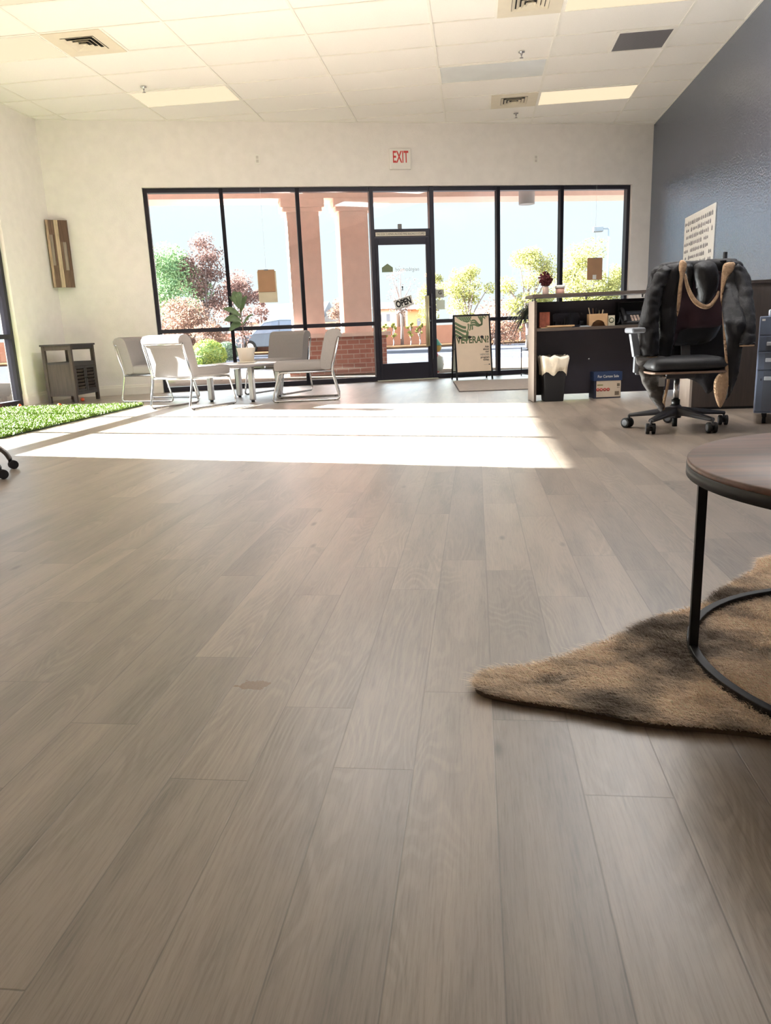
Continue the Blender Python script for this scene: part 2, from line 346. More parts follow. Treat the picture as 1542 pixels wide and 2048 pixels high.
# floor
def build_floor():
    W_,L_=.1392,.9142; x0=.0257
    ph={-6:1.263,-4:1.088,-2:1.136,1:1.082,0:1.313,-3:1.345,-1:1.421,-5:1.575,-8:1.434,-7:1.958,2:2.378,3:3.143,-9:1.935,-10:2.483,-11:2.31}
    bm=bmesh.new(); uv=bm.loops.layers.uv.new('plank'); uv2=bm.loops.layers.uv.new('edge'); cl=bm.loops.layers.float_color.new('tint')
    k0=int((OX-.02-x0)/W_)-1; k1=int((XR+.02-x0)/W_)+1
    for k in range(k0,k1+1):
        xa=max(x0+k*W_,OX-.01); xb=min(x0+(k+1)*W_,XR+.01)
        if xb<=xa: continue
        p=ph.get(k,rnd.uniform(0,L_)); y=p-math.ceil((p-YB)/L_)*L_
        while y<13.2:
            ou,ov=rnd.uniform(0,40),rnd.uniform(0,40); c=(rnd.random(),rnd.random(),rnd.random(),1); ff=-1 if rnd.random()<.5 else 1
            ya=max(y,YB-.01); yb=y+L_
            f=bm.faces.new([bm.verts.new((a,b,0)) for a,b in ((xa,ya),(xb,ya),(xb,yb),(xa,yb))])
            for lp in f.loops:
                a,b=lp.vert.co.x-(x0+k*W_),lp.vert.co.y-y
                lp[uv].uv=(ou+a*ff,ov+b*ff); lp[uv2].uv=(a,b); lp[cl]=c
            y+=L_
    clip_front(bm,.09)
    me=bpy.data.meshes.new('floor'); bm.to_mesh(me); bm.free(); me.materials.append(m_floor); o=bpy.data.objects.new('floor',me); C.objects.link(o); WM[o.name]=Matrix(); tag(o,kind='structure')
build_floor()
MB().box(OX-.1,XR+.1,YB-.1,9.9,-.12,-.01).done('floor_slab',m_base)['kind']='structure'
# ceiling
b=MB(); b.box(OX,XR,YB,13.0,ZC+.008,ZC+.03); clip_front(b.b,.08); ceil=b.done('ceiling',m_tile); tag(ceil,kind='structure')
b=MB(); GX,GY=.8335,8.055; k=-6
xs=[GX+1.2192*k for k in range(-6,3) if OX<GX+1.2192*k<XR]; ys=[GY+.6096*k for k in range(-21,9)]
for x in xs: b.box(x-.012,x+.012,YB,13,ZC,ZC+.0075)
for y in ys: b.box(OX,XR,y-.012,y+.012,ZC+.0005,ZC+.007)
b.box(OX,OX+.02,YB,11,ZC-.001,ZC+.007); b.box(XR-.02,XR,YB,13,ZC-.001,ZC+.007)
for xa in (.2239,):
    for ya in (10.493,7.4454): b.box(xa-.012,xa+.012,ya,ya+.61,ZC,ZC+.0074)
b.box(-3.4334-.012,-3.4334+.012,7.4454,8.055,ZC,ZC+.0074)
clip_front(b.b,.05); b.done('ceiling_grid',m_grid,ceil)
b=MB(FT); b.box(-.2,9,-.022,0,ZC-.001,ZC+.0072); b.done('wall_angle',m_grid,ceil)
# walls
b=MB(FT); b.box(-.3,1.24,0,.2,-.05,ZC+.5); b.box(8.39,9.2,0,.2,-.05,ZC+.5); b.box(1.24,8.39,0,.2,2.745,ZC+.5); tag(b.done('wall_front',m_wall),kind='structure')
b=MB(); b.box(OX-.2,OX,8.93,10.1,-.05,ZC+.5); b.box(OX-.2,OX,YB-.2,5.30,-.05,ZC+.5); b.box(OX-.2,OX,5.30,8.93,2.745,ZC+.5); tag(b.done('wall_left',m_wall),kind='structure')
tag(MB().box(XR,XR+.2,YB-.2,12.72,-.05,ZC+.5).done('wall_right',m_walld),kind='structure')
tag(MB().box(OX-.2,XR+.2,YB-.2,YB,-.05,ZC+.5).done('wall_back',m_wall),kind='structure')
# baseboards
def baseb(nm,T,segs):
    b=MB(T)
    for a,c in segs: b.prism([(0,0),(-.016,0),(-.016,.10),(-.011,.115),(-.011,.128),(-.004,.14),(0,.14)],a,c,'yz')
    tag(b.done(nm,m_base),kind='structure')
baseb('baseboard_front',FT,[(0.015,1.24),(8.39,8.70)])
TL=Matrix.Translation((OX,0,0))@Matrix.Rotation(R(90),4,'Z')
baseb('baseboard_left',TL,[(8.93,10.0),(YB,5.30)])
baseb('baseboard_right',Matrix.Translation((XR,0,0))@Matrix.Rotation(R(-90),4,'Z'),[(-12.6,-YB)])
b=MB(); b.box(OX-.12,OX+.012,8.918,8.932,0,.14); b.done('baseboard_return',m_base)['kind']='structure'
# ---------------------------------------------------------------- storefront windows
def window(n,s0,s1,zs,T=FT,loc=OO,rz=SK,left=True,right=True,fw=.052):
    o=thing('window_%d'%n,None,None,loc,rz,kind='structure')
    b=MB()
    y0,y1=.055,.16; h=fw/2
    b.box(s0-h if left else s0,s0+h,y0,y1,0,2.74)
    if right: b.box(s1-h,s1+h,y0,y1,0,2.74)
    for z,hh in zs: b.box(s0+h,s1-h,y0,y1,z-hh/2,z+hh/2)
    b.box(s0+h,s1-h,y0,y1,0.0,.07); b.box(s0+h,s1-h,y0,y1,2.685,2.74)
    b.done('frame',m_bronze,o,bev=.003)
    zz=[.07]+[z for z,_ in zs]+[2.685]
    for a,c in zip(zz,zz[1:]): MB().box(s0+h*.8,s1-h*.8,.103,.109,a,c).done('pane',m_glass,o)
    return o
Z1=.85
window(1,1.27,2.28,[(Z1,.055)]); window(2,2.28,3.33,[(Z1,.055)],left=True); window(3,3.33,4.38,[(Z1,.055)],right=False)
window(4,5.27,6.29,[(Z1,.055)],left=False); window(5,6.29,7.29,[(Z1,.055)]); window(6,7.29,8.362,[(Z1,.055)])
# left wall windows (local x = world y)
TLo=Vector((OX,0,0))
for n,(a,c) in enumerate(((5.33,6.51),(6.51,7.69),(7.69,8.90))): window(7+n,a,c,[(Z1,.055)],loc=TLo,rz=R(90))
# door
dr=front('door_1',kind='structure'); b=MB()
b.box(4.354,4.41,.04,.17,0,2.74); b.box(5.235,5.30,.04,.17,0,2.74); b.box(4.41,5.235,.05,.165,2.06,2.17); b.box(4.41,5.235,.055,.16,2.685,2.74); b.done('door_frame',m_bronze,dr,bev=.003)
MB().box(4.41,5.235,.103,.109,2.17,2.685).done('transom_pane',m_glass,dr)
lf=MB().box(4.415,4.46,.06,.11,.012,2.055).box(5.175,5.23,.06,.11,.012,2.055).box(4.46,5.175,.06,.11,1.955,2.055).box(4.46,5.175,.06,.11,.012,.255).done('door_leaf',m_bronze,dr,bev=.003)
MB().box(4.46,5.175,.082,.088,.255,1.955).done('door_pane',m_glass,lf)
b=MB().cyl((5.138,0.0,.49),(5.138,0.0,1.22),.0145,seg=12).cyl((5.172,0.0,.49),(5.172,0.0,1.22),.0145,seg=12).cyl((5.138,0,.50),(5.172,0,.50),.008,seg=8).cyl((5.138,0,1.21),(5.172,0,1.21),.008,seg=8)
for z in (.60,1.1): b.cyl((5.172,0,z),(5.19,.065,z),.009,seg=8)
b.done('pull_handle',M('pale_brass_pull',(214,208,170),.3,.6),lf)
MB().cyl((5.203,.035,.86),(5.203,.062,.86),.017).done('lock_cylinder',m_chrome,lf)
MB().cyl((5.203,.045,1.06),(5.203,.062,1.06),.016).done('thumb_turn',m_chrome,lf)
MB().box(5.228,5.236,.02,.05,.3,1.25).done('edge_seal',m_chrome,dr)
MB().box(4.36,5.3,-.03,.16,-.001,.014).done('threshold',M('aluminium_threshold',(190,188,170),.35,.8),dr,bev=.003)
# ---------------------------------------------------------------- exterior setting
m_conc=M('pale_concrete',(86,78,71),1,spec=0,var=.06,vscale=2,bump=.2,bscale=50)
m_asph=M('grey_asphalt',(58,58,64),1,spec=0,var=.08,vscale=3,bump=.4,bscale=90)
m_grav=M('tan_gravel',(72,54,40),1,spec=0,var=.12,vscale=4,bump=.6,bscale=40)
tag(MB(FT).box(-12,16,.165,6.0,-.12,-.02).done('sidewalk',m_conc),kind='structure')
tag(MB().box(-16,OX-.19,-8,13.6,-.11,-.022).done('side_walkway',m_conc),kind='structure')
tag(MB(FT).box(-30,30,6.15,26,-.3,-.14).done('parking_lot',m_asph),kind='structure')
tag(MB(FT).box(-30,30,6.0,6.15,-.3,-.02).done('trim_1',M('kerb_concrete',(74,64,60),1,spec=0)),kind='structure')
b=MB(FT)
for k in range(-3,6): b.bar((k*2.75+1.5,9,-.138),(k*2.75+.2,14.5,-.138),.11,.006)
tag(b.done('stall_lines',M('worn_white_paint',(88,88,92),1,spec=0)),kind='structure')
tag(MB(FT).box(-60,60,26,90,-.3,-.05).done('gravel_ground',m_grav),kind='structure')
tag(MB(FT).box(-60,60,31.5,31.8,-.2,.95).done('wall_boundary',M('pink_block_wall',(150,104,86),1,spec=0,var=.06,vscale=3,bump=.3)),kind='structure')
# portico
b=MB(FT)
b.box(-2.2,14,2.95,3.6,3.08,3.75); b.box(-3.2,14,.2,3.9,3.62,3.95)
b.done('portico_beam',m_stucco)['kind']='structure'
b=MB(); b.box(-8.48,-7.9,-6,13.0,3.08,3.75); b.box(-8.7,OX-.2,-6,12.5,3.62,3.94); b.done('side_portico_beam',m_stucco)['kind']='structure'
def column(s0,s1,lab):
    c=thing('portico_column',lab,'column',OO+EE*((s0+s1)/2)+NN*3.3,SK,group=None); h=(s1-s0)/2
    MB().box(-h,h,-.3,.3,.736,3.08).done('shaft',m_stucco,c)
    MB().box(-h-.06,h+.06,-.34,.34,2.86,2.93).box(-h-.1,h+.1,-.36,.36,2.93,3.079).done('capital',m_stucco,c,bev=.01)
    return c

column(3.36,3.935,'pink stucco column outside, left one of the pair left of the door'); column(4.30,4.82,'pink stucco column outside, right one of the pair beside the door')
bb=front('brick_pier','red brick pier base beneath the two pink stucco columns outside','brick base')
MB().box(3.22,5.06,2.9,3.7,-.02,.66).done('brickwork',m_brick,bb)
MB().box(3.15,5.14,2.84,3.76,.66,.735).done('cap',m_stucco,bb,bev=.008)
co=front('soffit_downlight','pale cylindrical downlight hanging under the portico outside the right windows','ceiling light')
MB().cyl((7.09,1.0,2.63),(7.09,1.0,2.92),.128,seg=32).done('lamp_body',M('pale_grey_metal',(176,172,172),.5),co)
MB().cyl((7.09,1.0,2.92),(7.09,1.0,3.62),.015,seg=8).done('stem',m_bronze,co)
# ---------------------------------------------------------------- ceiling fixtures
def troffer(xa,ya,label,lit=True,fill=False):
    t=thing('ceiling_light',label,'ceiling light',(xa+.6096,ya+.3048,ZC),group=None)
    b=MB(); hx,hy=.5976,.2928
    b.box(-hx,hx,-hy,-hy+.012,-.004,.004).box(-hx,hx,hy-.012,hy,-.004,.004).box(-hx,-hx+.012,-hy+.012,hy-.012,-.004,.004).box(hx-.012,hx,-hy+.012,hy-.012,-.004,.004)
    b.done('frame',m_grid,t)
    MB().box(-hx+.012,hx-.012,-hy+.012,hy-.012,-.001,.004).done('lens',(m_lensfill if fill else m_lens) if lit else m_lensoff,t)
X4=[GX+1.2192*k for k in range(-5,2)]   # -5.2625 ... 2.0527
troffer(X4[1],9.2742,'lit ceiling panel above the grey lounge chairs, nearest the left window end')
troffer(X4[5],10.493,'lit ceiling panel above the reception desk, nearest the slate wall')
troffer(X4[0],7.4454,'lit ceiling panel beside the diffuser, at the left edge of the photo')
troffer(X4[5],7.4454,'lit ceiling panel cut off by the top of the photo, right side')
troffer(X4[1],6.2262,'lit ceiling panel cut off by the top left corner of the photo')
troffer(X4[4],9.2742,'unlit bluish ceiling panel between the exit sign and the return grille',False)
fill_panels=[(X4[5],6.8358,'next nearest the front on the right side'),(X4[3],6.2262,'next nearest the front in the middle'),(X4[5],5.0070,'third from the front on the right side')]  # unseen panels added as fill light, much brighter than the visible ones
for x,y,l in fill_panels: troffer(x,y,'added unseen fill light panel overhead, '+l,True,True)
def diffuser(xa,ya,label):
    t=thing('ceiling_diffuser',label,'air vent',(xa+.3048,ya+.3048,ZC))
    mv=M('cream_vent_metal',(222,214,194),.5)
    b=MB(); h=.293; i=.17
    b.box(-h,h,-h,-i,-.006,.004).box(-h,h,i,h,-.006,.004).box(-h,-i,-i,i,-.006,.004).box(i,h,-i,i,-.006,.004); b.done('face_plate',mv,t)
    MB().box(-i,i,-i,i,.0025,.005).done('dark_duct',m_rub,t)
    for j,r in enumerate((.165,.125,.085,.045)):
        b=MB(); r2=r-.028; z0,z1=-.012-.004*j,.002
        for a in range(4):
            m=Matrix.Rotation(a*PI/2,4,'Z')
            vv=[b.b.verts.new(m@Vector(p)) for p in ((-r,-r,z0),(r,-r,z0),(r2,-r2,z1),(-r2,-r2,z1))]; b.b.faces.new(vv)
        o=b.done('louver',mv,t); mm=o.modifiers.new('s','SOLIDIFY'); mm.thickness=.002
    MB().box(-.018,.018,-.018,.018,-.018,-.01).done('centre_cap',mv,t)
diffuser(X4[1],7.4454,'square louvred ceiling diffuser at upper left beside a lit panel')
diffuser(GX-.6096,10.493,'small square louvred ceiling diffuser near the front wall, above the exit sign side')
diffuser(GX-.6096,7.4454,'square ceiling diffuser cut off by the top of the photo')
rg=thing('return_air_grille','grey perforated return air grille in the ceiling beside the slate wall','air vent',(GX+.6096+.3048,8.6646+.3048,ZC))
s=NT('perforated_grey_metal'); v=s.n('TexVoronoi',distance='CHEBYCHEV'); v.inputs['Scale'].default_value=70; v.inputs['Randomness'].default_value=0; s.l(s.co(),v.inputs[0]); s.set(Base_Color=s.ramp(v.outputs[0],[(.3,lin((70,68,72))),(.5,lin((140,138,142)))]),Roughness=.6)
h=.293; MB().box(-h,h,-h,-h+.03,-.008,.004).box(-h,h,h-.03,h,-.008,.004).box(-h,-h+.03,-h+.03,h-.03,-.008,.004).box(h-.03,h,-h+.03,h-.03,-.008,.004).done('frame',m_grid,rg)
MB().box(-h+.03,h-.03,-h+.03,h-.03,-.002,.004).done('perforated_panel',s.m,rg)
def sprk(x,y,lab):
    t=thing('sprinkler_head',lab,'fire sprinkler',(x,y,ZC)); MB().lathe([(0,.0),(.035,0),(.035,-.006),(.012,-.012),(.01,-.03),(0,-.03)],seg=16).cyl((0,0,-.03),(0,0,-.055),.006,seg=8).done('body',m_chrome,t)
    MB().lathe([(0,-.055),(.02,-.055),(.02,-.058),(0,-.058)],seg=12).done('deflector',m_chrome,t)
sprk(-3.754,9.12,'chrome sprinkler head beside the lit panel at left'); sprk(.521,9.021,'chrome sprinkler head near the unlit bluish panel'); sprk(.587,11.4,'chrome sprinkler head nearest the front wall')
# ---------------------------------------------------------------- front wall fittings
ex=front('exit_sign','white EXIT sign with red letters on the wall above the door','exit sign')
MB().box(4.655,4.965,-.045,0,2.955,3.225).done('housing',m_white,ex,bev=.008)
text('exit_lettering','EXIT',.215,M('red_letters',(206,70,66),.5),ex,Matrix.Translation((4.81,-.0465,3.108))@FACE,.52,bold=.004)
def outlet(s_,lab):
    o=front('outlet_plate',lab,'wall outlet'); MB().box(s_-.038,s_+.038,-.008,0,3.03,3.16).done('plate',m_white,o,bev=.003)
    g=M('outlet_grey',(206,202,196),.6); MB().box(s_-.017,s_+.017,-.010,-.0079,3.10,3.138).done('socket',g,o); MB().box(s_-.017,s_+.017,-.010,-.0079,3.052,3.09).done('socket',g,o)
outlet(2.81,'white outlet plate high on the wall left of the exit sign'); outlet(6.844,'white outlet plate high on the wall right of the exit sign')
# signs at the door
m_dk=M('black_ink',(20,20,20),.6)
ds=front('door_notice_strip','long white notice strip with black capitals above the door','sign')
MB().box(4.425,5.168,.042,.0495,2.072,2.125).done('strip',M('notice_cream',(226,220,205),.6),ds)
text('notice_lettering','THIS DOOR TO REMAIN UNLOCKED WHILE BUILDING IS OCCUPIED',.042,m_dk,ds,Matrix.Translation((4.797,.0415,2.098))@FACE,.55,.0004)
tb=front('transom_sensor','small grey box standing on the bar above the door','sensor'); MB().box(4.765,4.82,.06,.10,2.17,2.24).done('case',M('grey_case',(120,122,124),.6),tb,bev=.004)
dc=front('window_decal','olive green house shaped decal on the door glass','decal')
MB().prism([(4.505,1.575),(4.669,1.575),(4.669,1.64),(4.59,1.695),(4.505,1.64)],.079,.0815,'xz').done('house_shape',M('olive_vinyl',(128,142,112),.6),dc)
m_ghost=M('pale_frosted_vinyl',(206,220,222),.6)
text('pale_lettering','neighborhood',.078,m_ghost,dc,Matrix.Translation((4.885,.081,1.607))@FACE@Matrix.Scale(-1,4,(1,0,0)),.82,.0002)
hk=front('suction_hook','small dark suction hook on the door glass above the open sign','hook'); MB().lathe([(0,0),(.012,.0),(.004,.008),(0,.01)],seg=12,M_=Matrix.Translation((4.804,.08,1.36))@Matrix.Rotation(R(90),4,'X')).cyl((4.804,.072,1.36),(4.804,.072,1.31),.006,seg=8).done('hook',m_rub,hk)
os_=front('open_sign','white OPEN sign hanging tilted on the door glass','sign'); T=Matrix.Translation((4.813,.074,1.137))@Matrix.Rotation(R(-16),4,'Y')
b=MB(T); b.box(-.142,.142,-.002,.002,-.07,.07); b.done('board',m_paper,os_)
b=MB(T); b.box(-.138,.138,-.0035,-.002,.058,.063).box(-.138,.138,-.0035,-.002,-.063,-.058); b.done('border_line',m_dk,os_)
text('open_lettering','OPEN',.128,m_dk,os_,T@Matrix.Translation((0,-.0035,-.002))@FACE,.72,.0005,bold=.006)
gs=front('round_letter_sticker','small grey square sticker with a dark letter on the glass right of the door','sticker'); MB().box(5.316,5.44,.098,.1025,1.19,1.31).done('card',M('grey_card',(176,178,170),.7),gs)
text('sticker_letter','G',.075,m_dk,gs,Matrix.Translation((5.38,.0975,1.262))@FACE,1,.0003,bold=.002)
gs=front('blank_sticker','pale blank square sticker below the lettered one on the glass','sticker'); MB().box(5.32,5.452,.098,.1025,1.02,1.155).done('card',M('pale_card',(214,222,208),.7),gs)
def hangsign(nm,lab,s0,s1,z0,z1,sh,ex=None):
    o=front(nm,lab,'hanging sign'); MB().box(s0,s1,.022,.032,z0,z1).done('board',m_kraft,o,bev=.006)
    MB().cyl(((s0+s1)/2,.027,z1),((s0+s1)/2+.0,.027,2.738),.0012,seg=5).done('string',m_white,o)
    MB().box((s0+s1)/2-.03,(s0+s1)/2+.03,.018,.022,z1-.012,z1+.004).done('clip',m_chrome,o)
    return o
o=hangsign('hanging_sign','brown backed sign with larger cream sheet hanging on a string in the second window',2.70,2.935,1.345,1.65,0)
MB().box(2.69,2.955,.033,.040,1.20,1.63).done('backing_sheet',M('cream_sheet',(214,204,180),.8),o)
o=hangsign('hanging_sign','brown backed sign with small white label hanging in the rightmost window',7.70,7.95,1.375,1.70,0)
MB().box(7.79,7.85,.0195,.022,1.385,1.45).done('paper_label',m_paper,o)
# reclaimed wood panel hung across the corner
pn=thing('wall_art','reclaimed wood plank panel hung across the corner above the grey cabinet','wall art',(-5.51,9.965,0),R(37)); 
cols=[(190,165,140),(122,98,82),(206,184,158),(112,86,72),(160,146,134)]
b0=[(-.135,-.105,1.478,2.335,0),(-.105,-.04,1.478,1.80,1),(-.105,-.055,1.80,2.14,4),(-.105,-.04,2.14,2.335,1),(-.055,-.04,1.80,2.14,3),(-.04,.02,1.50,2.335,2),(.02,.135,2.0,2.335,3),(.02,.05,1.74,2.0,3),(.05,.09,1.72,2.08,4),(.09,.135,1.72,2.0,3),(.02,.135,1.478,1.72,1)]
b0=[(-.135,-.10,1.478,2.335,0),(-.10,-.035,1.478,1.76,1),(-.10,-.06,1.76,2.15,4),(-.06,-.035,1.76,2.15,3),(-.10,-.035,2.15,2.335,1),(-.035,.02,1.478,2.335,2),(.02,.135,2.06,2.335,3),(.02,.052,1.70,2.06,1),(.052,.098,1.70,2.06,4),(.098,.135,1.70,2.06,3),(.02,.135,1.478,1.70,1)]
for i,(xa,xb,za,zb,ci) in enumerate(b0):
    c=cols[ci]; th=.022+rnd.uniform(-.004,.006)
    MB().box(xa+.001,xb-.001,-th,0,za,zb).done('plank',wood('reclaimed_plank_%d'%i,tuple(int(v*.72) for v in c),tuple(min(255,int(v*1.12)) for v in c),5,2,.75,.4),pn,bev=.002)
MB().box(-.137,-.1355,-.03,.0,1.476,2.337).box(.1355,.137,-.03,0,1.476,2.337).done('edge_strip',m_stem,pn)
# poster on right wall
po=thing('poster','white poster printed with rows of small grey house drawings on the slate wall','poster',(XR-.002,9.89,1.69),R(-90))
MB().box(-.63,.63,-.008,0,-.32,.29).done('sheet',m_paper,po)
b=MB(); r2=random.Random(3)
for row in range(7):
    z=.2-row*.082
    for k in range(17):
        if r2.random()<.16: continue
        x=-.58+k*.07+r2.uniform(-.008,.008); hh=r2.uniform(.03,.055); ww=r2.uniform(.016,.025)
        b.prism([(x-ww,z-hh/2),(x+ww,z-hh/2),(x+ww,z+hh*.2),(x,z+hh*.6),(x-ww,z+hh*.2)],-.0095,-.0079,'xz')
b.done('printed_houses',M('grey_print',(128,128,132),.8,var=.3,vscale=30),po)['kind']='stuff'
# ---------------------------------------------------------------- lounge chairs
def lounge(loc,rz,label):
    """local: faces +y, origin on floor at centre"""
    t=thing('lounge_chair',label,'chair',loc,rz,'grey armless lounge chairs around the low table')
    w2=.27
    # seat cushion
    b=MB(); b.box(-w2,w2,-.27,.33,.33,.45,bev=.035); b.done('seat',m_grey,t,subd=1)
    # backrest: reclined pad with rolled top
    b=MB(); pf=[(-.195,.44),(-.222,.56),(-.252,.68),(-.272,.74),(-.305,.775),(-.36,.788),(-.42,.775),(-.452,.74),(-.450,.70),(-.436,.688),(-.42,.70),(-.408,.695),(-.388,.65),(-.345,.49),(-.312,.345),(-.25,.335),(-.195,.36)]
    b.prism(pf,-w2,w2,'yz'); b.done('backrest',m_grey,t,bev=.018)
        # frame
    for sx in (-1,1):
        x=sx*(w2+.012)
        pts=fillet([(x,-.415,.69),(x,-.32,.325),(x,-.40,.012),(x,.36,.012),(x,.27,.325),(x,-.32,.325)],.045)
        MB().tube(pts,.0115,8).done('sled_frame',m_chrome,t)
        for y in (-.34,.30): MB().cyl((x,y,.0),(x,y,.008),.012,seg=8).done('glide',m_rub,t)
    for y,z in ((-.415,.69),(-.325,.328),(.27,.325)): MB().cyl((-w2-.012,y,z),(w2+.012,y,z),.010,seg=8).done('crossbar',m_chrome,t)
    MB().box(-.2,.2,-.25,.26,.318,.332).done('seat_bracket',m_chrome,t)
    return t
ch=lounge((-3.11,8.10,0),R(-22),'grey lounge chair nearest the camera, its back turned to the room')
copy(ch,(-3.93,9.13,0),R(-103),'grey lounge chair nearest the grey cabinet, facing right')
copy(ch,(-2.58,9.72,0),R(161),'grey lounge chair behind the table against the window, facing the room')
copy(ch,(-1.96,8.57,0),R(100),'grey lounge chair on the right of the table, facing left')
# low table
t=thing('coffee_table','low round grey table with flat metal legs between the lounge chairs','table',(-2.75,8.82,0),R(-17))
b=MB(); b.lathe([(0,.405),(.448,.405),(.46,.412),(.46,.425),(.448,.432),(0,.432)],seg=64); b.done('tabletop',m_tabtop,t)
MB().lathe([(.448,.398),(.462,.404),(.462,.425),(.456,.425)],seg=64).done('edge_band',M('grey_edge_band',(128,124,128),.5),t)
for x,y in ((.29,.29),(-.29,.29),(.29,-.29),(-.29,-.29)):
    MB().box(x-.03,x+.03,y-.03,y+.03,.02,.40).done('leg',M('brushed_aluminium',(178,176,176),.3,.9),t,bev=.01); MB().cyl((x,y,0),(x,y,.02),.02,seg=10).done('foot',m_rub,t)
MB().box(-.30,.30,-.012,.012,.37,.40).box(-.012,.012,-.30,.30,.37,.399).done('underframe',m_chrome,t)
# fiddle leaf plant
px,py=-2.73,8.90
t=thing('potted_fiddle_leaf_fig','young fiddle leaf fig in a cream pot on the low table','plant',(px,py,.432))
MB().lathe([(0,.0),(.10,.0),(.115,.006),(.118,.012),(.10,.014),(0,.014)],seg=32).done('saucer',m_pot,t)
MB().lathe([(0,.014),(.083,.014),(.11,.17),(.112,.175),(.104,.175),(.10,.16),(0,.158)],seg=32).done('pot',m_pot,t)
MB().lathe([(0,.159),(.1,.158)],seg=20).done('soil',M('dark_soil',(70,54,44),.95),t)
st=cr([(.02,0,.15),(.01,0,.26),(-.015,.0,.36),(-.02,.0,.48),(-.035,0,.62),(-.06,0,.72)],6); MB().tube(st,[.007-.004*i/len(st) for i in range(len(st))],8).done('stem',m_stem,t)
def leaf(name,base,tip,width,mat,parent,droop=.03,nrm=(0,-1,0.3)):
    a=Vector(base);c=Vector(tip);ax=(c-a);L=ax.length;ax/=L;n=Vector(nrm);sd=ax.cross(n).normalized();n=sd.cross(ax).normalized()
    b=MB(); N=9; rows=[]
    for i in range(N+1):
        u=i/N; ww=width*(math.sin(PI*min(1,u**.75)))**.8*(.62+.55*u) if 0<u<1 else .002
        p=a+ax*L*u-Vector((0,0,1))*droop*math.sin(PI*u)*-1; rows.append([b.b.verts.new(p+sd*ww*k+n*(abs(k)*.25*ww+.006*math.sin(u*14)*abs(k))) for k in (-1,-.5,0,.5,1)])
    for A,B in zip(rows,rows[1:]):
        for k in range(4): b.b.faces.new((A[k],A[k+1],B[k+1],B[k])).smooth=True
    o=b.done(name,mat,parent); m=o.modifiers.new('s','SOLIDIFY'); m.thickness=.002; return o
for bs,tp,wd in (((-.03,0,.62),(-.085,-.02,.83),.064),((-.035,0,.62),(-.155,.02,.77),.030),((-.03,.02,.58),(.065,.0,.775),.036),((-.02,0,.53),(-.235,-.03,.635),.040),((-.02,0,.48),(-.225,-.04,.50),.052),((-.018,0,.45),(-.19,.0,.375),.050),((-.018,0,.43),(.125,.03,.56),.018),((-.04,0,.66),(-.01,-.03,.82),.050)):
    leaf('leaf',bs,tp,wd,m_leaf,t)
# ---------------------------------------------------------------- corner cabinet
t=thing('storage_cabinet','weathered grey wooden cabinet with louvred doors in the left corner','cabinet',(-5.04,9.06,0),R(0))
# local: long panelled side faces the camera (-y), x -.42..0 ; louvred front faces +x, y 0..0.62
Lx,Ly,H=-.395,.60,.735; p=.042
for x,y in ((Lx+p/2,p/2),(-p/2,p/2),(Lx+p/2,Ly-p/2),(-p/2,Ly-p/2)): MB().box(x-p/2,x+p/2,y-p/2,y+p/2,0,H-.02).done('leg',m_greyw,t,bev=.003)
MB().box(Lx-.012,.012,-.012,Ly+.012,H-.022,H).done('top',m_greywd,t,bev=.003)
MB().box(Lx+p,-p,.006,.03,H-.075,H-.022).box(Lx+p,-p,Ly-.03,Ly-.006,H-.075,H-.022).done('side_rail',m_greyw,t)
MB().box(-.03,-.006,p,Ly-p,H-.06,H-.022).done('front_rail',m_greywd,t)
MB().box(Lx+.01,-.01,.01,Ly-.01,.485,.51).done('shelf',m_greywd,t)
MB().box(Lx+.01,-.01,.01,Ly-.01,.105,.125).done('bottom_board',m_greyw,t)
MB().box(Lx+p,-p,.010,.022,.125,.485).done('side_panel',m_greyw,t)
MB().box(Lx+p,-p,Ly-.022,Ly-.010,.125,.485).done('side_panel',m_greyw,t)
MB().box(Lx+p,-p,.004,.028,.088,.125).done('lower_rail',m_greyw,t); MB().box(-.028,-.004,p,Ly-p,.455,.51).done('drawer_rail',m_greywd,t)
MB().box(-.028,-.004,p,Ly-p,.095,.13).done('lower_rail',m_greywd,t)
MB().box(Lx,Lx+.008,p,Ly-p,.125,.485).done('back_panel',m_greyw,t)
dw=(Ly-2*p)/2
for k in range(2):
    y0=p+k*dw+.003; y1=p+(k+1)*dw-.003
    d_=MB().box(-.022,-.002,y0,y0+.035,.132,.452).box(-.022,-.002,y1-.035,y1,.132,.452).box(-.022,-.002,y0+.035,y1-.035,.42,.452).box(-.022,-.002,y0+.035,y1-.035,.132,.162).done('louvred_door',m_greywd,t,bev=.002)
    b=MB()
    for j in range(6):
        z=.18+j*.043; b.box(-.004,.004,y0+.036,y1-.036,-.016,.016,Matrix.Translation((-.012,0,z))@Matrix.Rotation(R(28),4,'Y'))
    b.done('slats',m_greyw,d_)
    MB().ico((.006,y1-.018 if k==0 else y0+.018,.30),.009,1).done('knob',m_black,d_)
m_or=M('orange_plastic',(232,92,52),.4)
for x,y,z,l in ((-5.53,8.585,.0,'orange ball beside the left window frame'),(-4.965,8.50,0,'orange ball at the back edge of the green turf mat'),(-5.10,9.30,0,'orange ball under the grey cabinet')):
    tag(MB().ico((x,y,z+.024),.024,3).done('plastic_ball',m_or),l,'ball','orange plastic balls')
